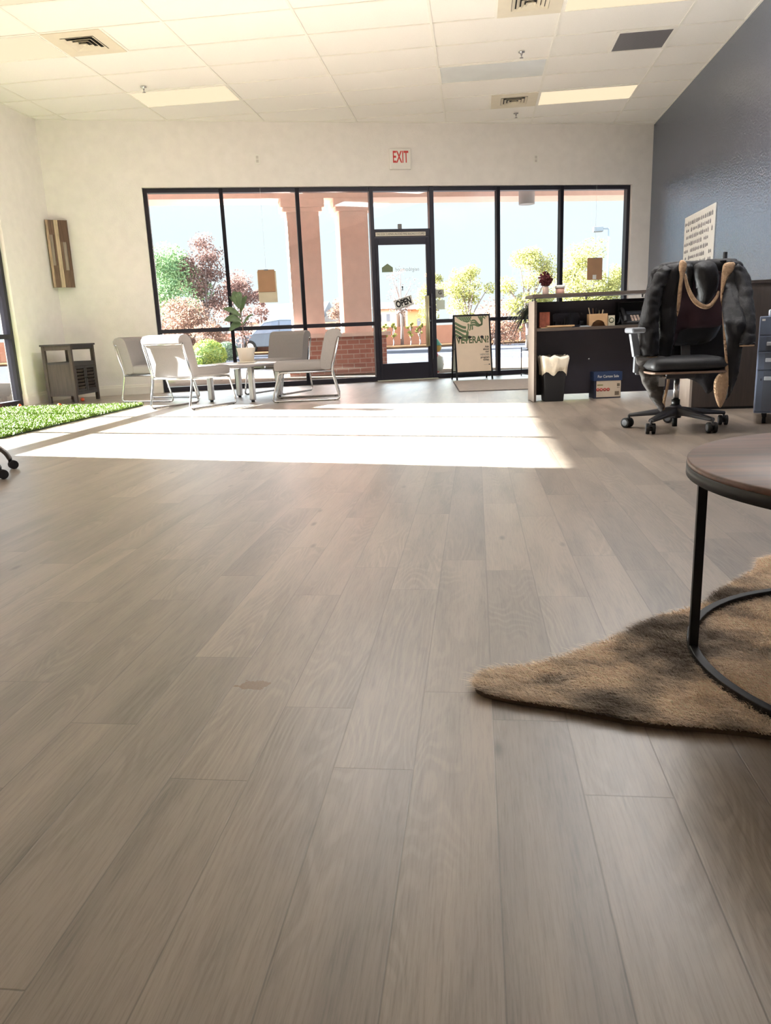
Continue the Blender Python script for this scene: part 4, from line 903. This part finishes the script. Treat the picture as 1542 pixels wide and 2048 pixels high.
# seat
sp=[(-.25,-.22),(-.20,-.27),(.20,-.27),(.26,-.22),(.26,.20),(.20,.24),(-.20,.24),(-.25,.20)]
MB().pillow(sp,.435,.055,.03,'xy',R_=.07,backth=.03).done('seat_cushion',m_blackp,t)
MB().prism([(a*.99,c*.99) for a,c in smoothp(sp)],.388,.402,'xy').done('seat_pan',M('brown_seat_pan',(120,96,80),.5),t,bev=.003)
MB().box(-.11,.08,-.10,.12,.345,.388).done('tilt_mechanism',m_bgrey,t,bev=.008)
MB().cyl((-.02,-.05,.362),(-.14,-.10,.355),.008,seg=8).box(-.16,-.12,-.115,-.085,.30,.36).done('tilt_lever',m_chrome,t)
# back
bkp=[(-.17,.55),(.20,.55),(.27,.70),(.27,1.0),(.20,1.09),(-.13,1.09),(-.19,1.0),(-.19,.70)]
MB().pillow([(a+.07,z) for a,z in bkp],lambda a,z:.24+(.04*((z-.75)/.3)**2),.035,.04).done('backrest',m_blackp,t)
MB().box(.0,.16,.15,.20,.385,.41).bar((.09,.19,.40),(.10,.285,.62),.06,.02).done('back_bracket',m_bgrey,t)
for sx in (-1,1):
    x=-.31 if sx<0 else .345
    b=MB(); b.box(x-.045,x+.045,-.16,.10,.655,.69,bev=.012); o=b.done('armrest',m_armg,t)
    b=MB(); b.bar((x+.01*sx,-.02,.655),(x+.02*sx*-1,-.01,.50),.03,.05).bar((x-.02*sx,-.01,.51),(x-.02*sx,0,.39),.03,.05).bar((x-.02*sx,0,.40),(sx*.12,0,.395),.05,.02,(0,1,0)); b.done('arm_post',m_armg,t,bev=.004)
# ---------------------------------------------------------------- coat draped over the chair
ct=thing('winter_coat','long black hooded winter coat with tan fleece trim draped over the office chair','coat',(1.47,5.45,0))
def part(name,mat,fn,parent=ct):
    b=MB(); fn(b); return b.done(name,mat,parent,world=True)
PAN_L=[(1.253,1.091),(1.347,1.097),(1.36,1.114),(1.376,1.016),(1.369,.939),(1.359,.86),(1.358,.733),(1.343,.62),(1.327,.458),(1.234,.461),(1.231,.625),(1.224,.786),(1.228,.945)]
HEM_L=[(1.15,.5),(1.306,.494),(1.29,.414),(1.271,.333),(1.271,.217),(1.279,.142),(1.264,.105),(1.187,.211),(1.125,.329),(1.082,.445),(1.07,.503),(1.089,.53)]
COL_L=[(1.343,1.11),(1.366,1.114),(1.394,1.089),(1.387,1.043),(1.377,1.013),(1.37,.967),(1.366,.858),(1.356,.78),(1.344,.741),(1.338,.82),(1.342,.937),(1.35,1.014),(1.338,1.061)]
LINING=[(1.34,1.06),(1.69,1.06),(1.72,.801),(1.71,.667),(1.412,.67),(1.391,.6),(1.366,.518),(1.34,.52),(1.33,.78),(1.34,.904)]
HOOD=[(1.452,1.081),(1.497,1.101),(1.551,1.107),(1.598,1.089),(1.623,1.004),(1.62,.926),(1.596,.865),(1.56,.823),(1.521,.814),(1.488,.854),(1.472,.933),(1.452,1.012)]
HRIM=[(1.392,1.024),(1.41,.945),(1.437,.88),(1.471,.835),(1.524,.807),(1.566,.819),(1.602,.869),(1.615,.904)]
COL_R=[(1.617,1.074),(1.651,1.085),(1.697,1.081),(1.69,1.036),(1.65,.98),(1.635,.923),(1.63,.846),(1.629,.795),(1.613,.847),(1.611,.955),(1.612,1.017)]
BODY_R=[(1.596,1.099),(1.657,1.1),(1.758,1.091),(1.776,.998),(1.784,.763),(1.793,.523),(1.787,.442),(1.772,.311),(1.731,.205),(1.70,.17),(1.69,.362),(1.672,.567),(1.65,.705),(1.64,.796),(1.648,.926),(1.69,1.047)]
TRIM_R=[(1.623,.795),(1.631,.705),(1.647,.57),(1.663,.449),(1.668,.369),(1.629,.37),(1.6,.322),(1.6,.257),(1.621,.182),(1.652,.123),(1.684,.188),(1.699,.286),(1.687,.433),(1.661,.593),(1.635,.705)]
def fwd(P,k): return [(a*k,.733+(z-.733)*k) for a,z in P]
KF=5.16/5.42
BODY_R=[(a*(1-.048*max(0,min(1,(.95-z)/.25))),.733+(z-.733)*(1-.048*max(0,min(1,(.95-z)/.25)))) for a,z in BODY_R]; TRIM_R=fwd(TRIM_R,5.12/5.34)
part('lining',m_burg,lambda b:b.pillow(LINING,5.53,.012,.03,wr=.01))
part('left_front_panel',m_coat,lambda b:b.pillow(PAN_L,lambda x,z:5.42-.02*(1-z),.035,.014,R_=.05,wr=.028,wf=9))
part('right_front_panel',m_coat,lambda b:b.pillow(BODY_R,lambda x,z:5.42-.26*max(0,min(1,(.95-z)/.25)),.035,.016,R_=.05,wr=.028,wf=9,seed=4))
part('left_hem',m_quiltlit,lambda b:b.pillow(HEM_L,lambda x,z:5.34+.02*math.cos(z*60),.03,.014,R_=.045,wr=.022,wf=16,seed=2))
part('fleece_collar',m_fleece,lambda b:b.pillow(COL_L,lambda x,z:5.375,.014,.012,R_=.02,wr=.006,wf=30))
part('fleece_collar',m_fleece,lambda b:b.pillow(COL_R,lambda x,z:5.37,.014,.012,R_=.02,wr=.006,wf=30))
part('fleece_edge',m_fleece,lambda b:b.pillow(TRIM_R,lambda x,z:5.13,.016,.013,R_=.025,wr=.010,wf=30))
part('fleece_edge',m_fleece,lambda b:b.tube(cr([(1.303,5.33,.47),(1.298,5.325,.38),(1.292,5.32,.30),(1.274,5.32,.20),(1.272,5.32,.13)],6),[.010]*24+[.008],8))
part('hood',m_coat,lambda b:b.pillow(HOOD,lambda x,z:5.47-.02*math.sin((z-.8)*8),.075,.014,R_=.09,wr=.022,wf=10,seed=8))
part('hood_rim',m_fleece,lambda b:b.tube(cr([(x,5.42-.03*math.sin((i/7)*PI),z) for i,(x,z) in enumerate(HRIM)],6),[.006+.010*math.sin(PI*min(1,(i+3)/46)) for i in range(43)],10))
part('neck_lining',m_coat,lambda b:b.pillow([(1.39,1.09),(1.46,1.095),(1.46,.90),(1.50,.84),(1.53,.83),(1.44,.87),(1.41,.95)],5.46,.02,.02))
def sleeve(b,pts,rad,seed):
    P=cr([(x,y,z) for x,y,z in pts],8); n=len(P); seg=20; rings=[]
    for i,p_ in enumerate(P):
        u=i/(n-1); r_=rad[0]*(1-u)+rad[1]*u
        rings.append([b.b.verts.new(p_+Vector((math.cos(a),math.sin(a)*.9,0))*(r_*(1+.22*noise.noise(Vector((math.cos(a)*1.5,math.sin(a)*1.5,i*.45+seed)))))+Vector((0,0,.012*noise.noise(Vector((a,i*.3,seed)))))) for a in [2*PI*k/seg for k in range(seg)]])
    for A,B in zip(rings,rings[1:]):
        for k in range(seg): b.b.faces.new((A[k],A[(k+1)%seg],B[(k+1)%seg],B[k])).smooth=True
    top=b.b.verts.new(P[0]+Vector((0,0,.035)))
    for k in range(seg): b.b.faces.new((top,rings[0][k],rings[0][(k+1)%seg])).smooth=True
    A=rings[-1]; C_=[b.b.verts.new(P[-1]+(v.co-P[-1])*.85+Vector((0,0,.03))) for v in A]
    for k in range(seg): b.b.faces.new((A[k],A[(k+1)%seg],C_[(k+1)%seg],C_[k]))
    b.b.faces.new(C_)
o=part('left_sleeve',m_coat,lambda b:sleeve(b,[(1.262,5.42,1.055),(1.215,5.40,.965),(1.18,5.38,.866),(1.170,5.37,.748),(1.168,5.36,.628),(1.170,5.36,.50)],(.05,.064),1))
part('cuff_lining',m_fleece,lambda b:b.lathe([(.030,.495),(.058,.495),(.058,.488),(.030,.488),(.030,.495)],c=(1.172,5.36,0),seg=20),o)
o=part('right_sleeve',m_coat,lambda b:sleeve(b,[(1.725,5.42,1.052),(1.75,5.36,.955),(1.745,5.28,.84),(1.735,5.20,.722),(1.728,5.16,.625),(1.722,5.14,.56)],(.045,.053),6))
part('cuff_lining',m_fleece,lambda b:b.lathe([(.026,.556),(.048,.556),(.048,.548),(.026,.548),(.026,.556)],c=(1.722,5.14,0),seg=20),o)
part('shoulder_back',m_coat,lambda b:b.pillow([(1.23,1.10),(1.40,1.115),(1.60,1.12),(1.76,1.10),(1.80,.95),(1.79,.45),(1.68,.16),(1.60,.30),(1.3,.36),(1.12,.50),(1.20,.9)],lambda x,z:5.70,.03,.03,wr=.02))
part('shoulder_top',m_coat,lambda b:b.tube(cr([(1.26,5.52,1.068),(1.38,5.55,1.075),(1.55,5.56,1.075),(1.68,5.55,1.08),(1.75,5.52,1.07)],5),[.03]+[.042]*19+[.03],12))
# small dark panel behind the chair
mt=thing('dark_desk_panel','small dark panel with a grey ledge standing behind the coat hood','display',(2.01,6.85,1.01),R(12))
MB().box(-.085,.075,-.015,.015,.06,.20).box(.06,.085,-.015,.015,.06,.255).done('panel_housing',m_blackp,mt,bev=.004); MB().box(-.09,.06,-.03,-.0155,.10,.165).done('grey_ledge',M('grey_ledge_plastic',(150,148,156),.5),mt,bev=.003); MB().box(-.02,.02,.0,.02,0,.08).box(-.06,.06,-.06,.08,0,.012).done('stand',m_blackp,mt)
# ---------------------------------------------------------------- rolling stand at the left edge
t=thing('rolling_stand','grey curved tube base with black casters, cut off by the left edge','stand',(-3.42,4.00,0)); m_tg=M('graphite_tube',(112,108,106),.35,.6)
MB().cyl((0,0,.10),(0,0,.75),.03,seg=16).lathe([(0,.10),(.045,.10),(.045,.22),(0,.22)],seg=20).done('post',m_tg,t)
MB().lathe([(0,.75),(.20,.75),(.205,.76),(.2,.77),(0,.77)],seg=40).done('top_plate',m_tg,t)
for x,y in ((.577,.232),(.723,-.095),(-.2,.5),(-.3,-.5),(.25,-.6)):
    e_=Vector((x,y,0)); b=MB(); k=1/e_.length
    P=cr([(0,0,.19),(x*.5,y*.5,.195),(x*.82,y*.82,.17),(x*.95,y*.95,.115),(x,y,.062)],7); b.tube(P,.015,10); b.done('tube_leg',m_tg,t)
    b=MB(); ax=Vector((.75,-.65,0)).normalized(); c=Vector((x,y,.027))+Vector((.012,.006,0)); b.cyl(c-ax*.02,c-ax*.003,.027,seg=18).cyl(c+ax*.003,c+ax*.02,.027,seg=18); o=b.done('caster',m_rub,t,bev=.003)
    MB().cyl((x,y,.045),(x,y,.07),.012,seg=10).cyl(c-ax*.003,c+ax*.003,.015,seg=10).done('caster_stem',m_black,o)
# ---------------------------------------------------------------- outdoors: figure, shrubs, trees, houses
gf=front('garden_figure','small colourful garden figure standing outside the glass left of the sandwich board','garden ornament'); gx,gy=5.40,.55
MB().lathe([(0,-.02),(.11,-.02),(.10,.03),(.05,.05),(0,.05)],c=(gx,gy,0),seg=20).done('foot',M('cream_paint',(226,206,180),.6),gf)
MB().lathe([(0,.05),(.07,.06),(.10,.16),(.09,.30),(.05,.38),(0,.40)],c=(gx-.02,gy,0),seg=20).done('body',M('red_paint',(204,72,72),.5),gf)
MB().lathe([(0,.08),(.05,.09),(.075,.18),(.06,.30),(0,.34)],c=(gx+.05,gy-.05,0),seg=18).done('apron',M('white_paint',(226,222,214),.5),gf)
MB().ico((gx+.03,gy,.45),.075,2).done('head',M('yellow_paint',(226,172,60),.5),gf)
MB().lathe([(0,.60),(.03,.57),(.09,.49),(.095,.485),(0,.49)],c=(gx+.02,gy,0),seg=18).done('hat',M('teal_paint',(84,170,150),.5),gf)
def foliage(name,clusters,n,size,mat,parent,seed=1,flat=.8):
    import numpy as np
    r=random.Random(seed); V=[];Fc=[];Cc=[]
    for i in range(n):
        c,rad=r.choice(clusters); 
        z=r.uniform(-1,1);a=r.uniform(0,2*PI);q=math.sqrt(1-z*z); k=r.random()**.45
        p=Vector(c)+Vector((rad*q*math.cos(a)*k,rad*q*math.sin(a)*k,rad*z*k*flat))
        u=Vector((r.gauss(0,1),r.gauss(0,1),r.gauss(0,1))).normalized(); v=u.orthogonal().normalized(); s_=size*r.uniform(.6,1.4); m=len(V)
        V+=[p-u*s_,p+v*s_*.5,p+u*s_,p-v*s_*.5]; Fc.append((m,m+1,m+2,m+3)); t_=r.random(); Cc+=[(t_,t_,t_,1)]*4
    me=bpy.data.meshes.new(name); me.from_pydata([tuple(v) for v in V],[],Fc); at=me.color_attributes.new('tint','FLOAT_COLOR','POINT'); at.data.foreach_set('color',np.array(Cc,dtype='f').ravel()); me.materials.append(mat)
    o=bpy.data.objects.new(name,me); C.objects.link(o); o.parent=parent; WM[o.name]=WM[parent.name]; return o
m_bark=M('grey_brown_bark',(120,104,100),.9,var=.15)
LM={'green':leafm('fresh_green_leaves',(84,112,80),(128,148,104)),'yellow':leafm('yellow_green_leaves',(104,106,58),(142,136,80)),'red':leafm('dry_reddish_leaves',(80,60,58),(122,94,86)),'pink':leafm('dusty_pink_leaves',(88,66,60),(126,98,82)),'bush':leafm('bright_bush_leaves',(64,92,38),(130,140,70)),'sage':leafm('sage_hedge_leaves',(72,86,72),(108,120,96))}
def tree(loc,h,rx,rz_,kind,label,n=3500,size=.09,seed=1,th=.3,ncl=22,z0=-.06,cl_r=.34,nbr=9):
    t=thing('tree',label,'tree',(loc[0],loc[1],z0)); r=random.Random(seed); cz=h-rz_; cl=[]
    for i in range(ncl):
        a=r.uniform(0,2*PI); k=math.sqrt(r.random()); z=r.uniform(-1,1); s_=math.sqrt(max(0,1-z*z)); cl.append(((rx*.72*k*s_*math.cos(a),rx*.72*k*s_*math.sin(a),cz+rz_*.78*z),rx*cl_r*r.uniform(.7,1.2)))
    b=MB(); tr_=max(.05,h*.022); fork=max(.3,min(h*th,cz)); b.tube([(0,0,-.02),(.02,0,fork*.5),(0,.02,fork)],[tr_,tr_*.8,tr_*.7],8)
    for c,rad in cl[:nbr]: m=Vector(c); P=cr([(0,0,fork*.92),(m.x*.3,m.y*.3,fork+(m.z-fork)*.45),(m.x*.8,m.y*.8,m.z*.92),tuple(m*1.0)],3); b.tube(P,[tr_*.5*(1-.85*i/(len(P)-1)) for i in range(len(P))],5)
    b.done('trunk',m_bark,t); foliage('foliage',cl,int(n*1.9),size*.62,LM[kind],t,seed+50); return t
tree((-14.2,34.0),5.0,2.6,2.3,'green','full green tree at the far left of the windows, left of the reddish tree',8000,.10,1,ncl=34)
tree((-12.3,34.5),5.6,1.5,1.9,'red','tall dry reddish tree rising above the green tree in the leftmost window',2600,.085,2,ncl=20)
tree((-11.2,36.0),3.9,1.7,1.7,'red','lower dusty reddish tree behind the second window mullion',2600,.09,3,ncl=18)
tree((-11.9,30.0),2.2,2.2,1.2,'pink','wide pinkish brown shrub below the reddish trees in the leftmost window',5500,.085,4,ncl=30,th=.1)
tree((-9.9,28.0),1.35,.9,.6,'pink','small pinkish shrub beside the fig plant pot outside',1800,.07,5,ncl=14,th=.1)
tree((-12.75,45.0),4.0,.55,1.7,'red','narrow conical dry tree standing before the pale house roof',1400,.08,6,ncl=14)
tree((-6.6,40.0),3.0,1.3,1.4,'pink','brownish tree seen between the two pink columns',2600,.09,7,ncl=16)
tree((-4.05,42.5),4.3,1.25,1.5,'red','nearly bare purple grey tree seen through the door glass',420,.06,8,ncl=20,th=.42,nbr=20)
tree((-2.3,41.0),3.9,1.25,1.5,'yellow','sparse yellow green tree at the right of the door glass',1500,.08,9,ncl=20,nbr=12)
tree((-.3,31.0),3.35,1.25,1.3,'yellow','airy yellow green tree with visible branches in the window right of the door',2300,.07,10,ncl=26,th=.2,nbr=16)
tree((1.95,29.5),3.7,1.25,1.45,'yellow','yellow green tree behind the dried flower ball',3800,.07,11,ncl=28,th=.2,nbr=14)
tree((4.35,31.0),3.95,1.5,1.75,'yellow','dense yellow green tree filling the rightmost window',6500,.075,12,ncl=34,th=.2,nbr=12)
tree((.9,37.5),1.9,2.2,.9,'pink','low pinkish bare shrubbery between the yellow green trees',2200,.085,13,ncl=24,th=.1)
tree((6.6,37.5),3.6,1.4,1.6,'yellow','yellow green tree partly hidden by the right window edge',2600,.08,15,ncl=20,th=.2)
def bush(loc,r_,label,kind='bush',n=3500,size=.02,seed=1,z=.9,nm='shrub'):
    t=thing(nm,label,'shrub',(loc[0],loc[1],-.05)); b=MB(); b.ico((0,0,r_*z),r_*.86,2,(1,1,z)); b.done('inner_mass',M('shrub_core_%d'%seed,(92,116,66) if kind=='bush' else (90,104,88),.9,var=.2),t)
    import numpy as np
    rr_=random.Random(seed); V=[];Fc=[];Cc=[]
    for i in range(n):
        zz=rr_.uniform(-.85,1);a=rr_.uniform(0,2*PI);q=math.sqrt(1-zz*zz);k=rr_.uniform(.84,1.03); p_=Vector((r_*q*math.cos(a)*k,r_*q*math.sin(a)*k,r_*z+r_*zz*k*z)); u=Vector((rr_.gauss(0,1),rr_.gauss(0,1),rr_.gauss(0,1))).normalized(); v=u.orthogonal().normalized(); s_=size*rr_.uniform(.6,1.4); m=len(V)
        V+=[p_-u*s_,p_+v*s_*.6,p_+u*s_,p_-v*s_*.6]; Fc.append((m,m+1,m+2,m+3)); t_=rr_.random(); Cc+=[(t_,t_,t_,1)]*4
    me=bpy.data.meshes.new('foliage'); me.from_pydata([tuple(v) for v in V],[],Fc); at=me.color_attributes.new('tint','FLOAT_COLOR','POINT'); at.data.foreach_set('color',np.array(Cc,dtype='f').ravel()); me.materials.append(LM[kind])
    o=bpy.data.objects.new('foliage',me); C.objects.link(o); o.parent=t
bush((-6.22,17.3),.42,'round clipped green bush outside between the lounge chairs and the pot',seed=1)
bush((-7.35,18.1),.46,'clipped green bush half hidden behind the round one, further left',seed=2)
bush((-7.95,17.4),.40,'low green bush at the left edge of the first window',seed=3)
bush((-8.2,24.6),.38,'greyish sage bush beyond the kerb behind the fig pot','sage',2200,.025,4,z=.85)
for k,(x,l) in enumerate(((-4.9,'yellow green plant by the boundary wall at the left of the door glass'),(-4.45,'yellow green plant by the boundary wall left of the bare tree trunk'),(-3.5,'yellow green plant by the boundary wall right of the bare tree trunk'),(-3.0,'yellow green plant by the boundary wall beside the door handle'),(2.4,'yellow green plant by the boundary wall beyond the spiky plant'))):
    tree((x,41.8),1.25,.3,.42,'yellow',l,420,.06,20+k,ncl=8,th=.1)
# street lamp
t=thing('parking_lot_lamp','grey box headed parking lot lamp on a pole above the right trees','street lamp',(5.6,34.0,-.1)); mgl=M('grey_lamp_metal',(120,128,136),.5,.3)
MB().cyl((0,0,0),(0,0,4.66),.05,seg=10).done('pole',mgl,t); MB().bar((0,0,4.63),(-.28,0,4.63),.05,.06).done('arm',mgl,t); MB().box(-.66,-.26,-.16,.16,4.52,4.72).done('lamp_head',mgl,t,bev=.02)
# houses
def house(name,label,x0,x1,y0,y1,hw_,hr,wc,rc,wins,ridge='x'):
    t=thing(name,label,'house',((x0+x1)/2,y0,-.1)); hx_=(x1-x0)/2; D_=y1-y0
    MB().box(-hx_,hx_,0,D_,0,hw_).done('walls',M(name+'_wall_%d'%int(x0*7),wc,1,spec=0),t)
    b=MB(); o_=.25
    if ridge=='x': b.prism([(-o_,hw_),(D_+o_,hw_),(D_/2,hr)],-hx_-o_,hx_+o_,'yz')
    else: b.prism([(-hx_-o_,hw_),(hx_+o_,hw_),(0,hr)],-o_,D_,'xz')
    b.done('roof',M(name+'_roof_%d'%int(x0*7),tuple(int(v*.5) for v in rc),1,spec=0,var=.08,vscale=5),t)
    for a,c,z0,z1 in wins:
        MB().box(a,c,-.03,.02,z0,z1).done('window',M('house_window_%d%d'%(int(x0*7),int(a*10)),(120,128,140),.3),t)
    return t
house('house','pale house with white roof seen left of the first pink column',-17.6,-12.0,58,66,1.9,3.35,(214,202,190),(216,216,222),[(-1.6,-.9,.8,1.4)])
house('house','grey house with white gable seen between the columns',-11.6,-9.6,59,67,1.7,3.2,(190,176,166),(208,208,214),[],'y')
house('house','two storey cream house at the left of the door glass',-7.1,-5.5,54,62,2.35,2.95,(222,206,190),(150,146,152),[(-.5,-.25,1.5,2.0),(.1,.35,1.5,2.0)])
house('house','orange stucco house right of the bare tree in the door glass',-4.7,-3.1,54,62,2.25,2.7,(222,160,116),(200,192,190),[(-.15,.12,1.1,1.6)])
house('house','pale distant house behind the trees right of the door',-1.8,2.2,62,70,1.5,2.3,(210,194,182),(190,186,190),[])
# parked car
t=thing('parked_car','pale blue white parked SUV seen beyond the first column','car',(-10.3,40,-.14)); mw=M('car_white_paint',(104,114,128),.4,spec=.3); 
side=[(-2.25,.32),(-2.25,.72),(-2.1,.88),(-1.35,.98),(-.65,1.58),(.2,1.70),(1.6,1.66),(2.05,1.2),(2.2,1.05),(2.25,.4),(2.2,.32)]
MB().prism(side,-.9,.9,'xz').done('body',mw,t,bev=.05)
MB().prism([(-1.2,1.0),(-.6,1.5),(.15,1.60),(.15,1.02)],-.915,.915,'xz').prism([(.22,1.02),(.22,1.60),(1.5,1.57),(1.9,1.15),(1.9,1.05)],-.915,.915,'xz').done('side_windows',M('car_glass',(120,134,156),.1),t)
for x in (-1.45,1.45): MB().cyl((x,-.93,.34),(x,-.68,.34),.34,seg=24).done('wheel',m_rub,t); MB().cyl((x,-.945,.34),(x,-.92,.34),.2,seg=16).done('wheel_rim',m_chrome,t)
MB().box(-2.28,-2.18,-.8,-.5,.66,.8).done('headlight',m_white,t)
# stucco box added out of view to keep low sun off the storefront
t=thing('added_sun_blocker','pink stucco sun blocker added out of view to the left','sun blocker',(-19.5,13.0,-.1)); MB().box(0,5.5,-.9,2.9,0,6.1).done('stucco_walls',m_stucco,t); MB().box(-.1,5.6,-1.0,3.0,6.1,6.4).done('parapet',m_stucco,t)
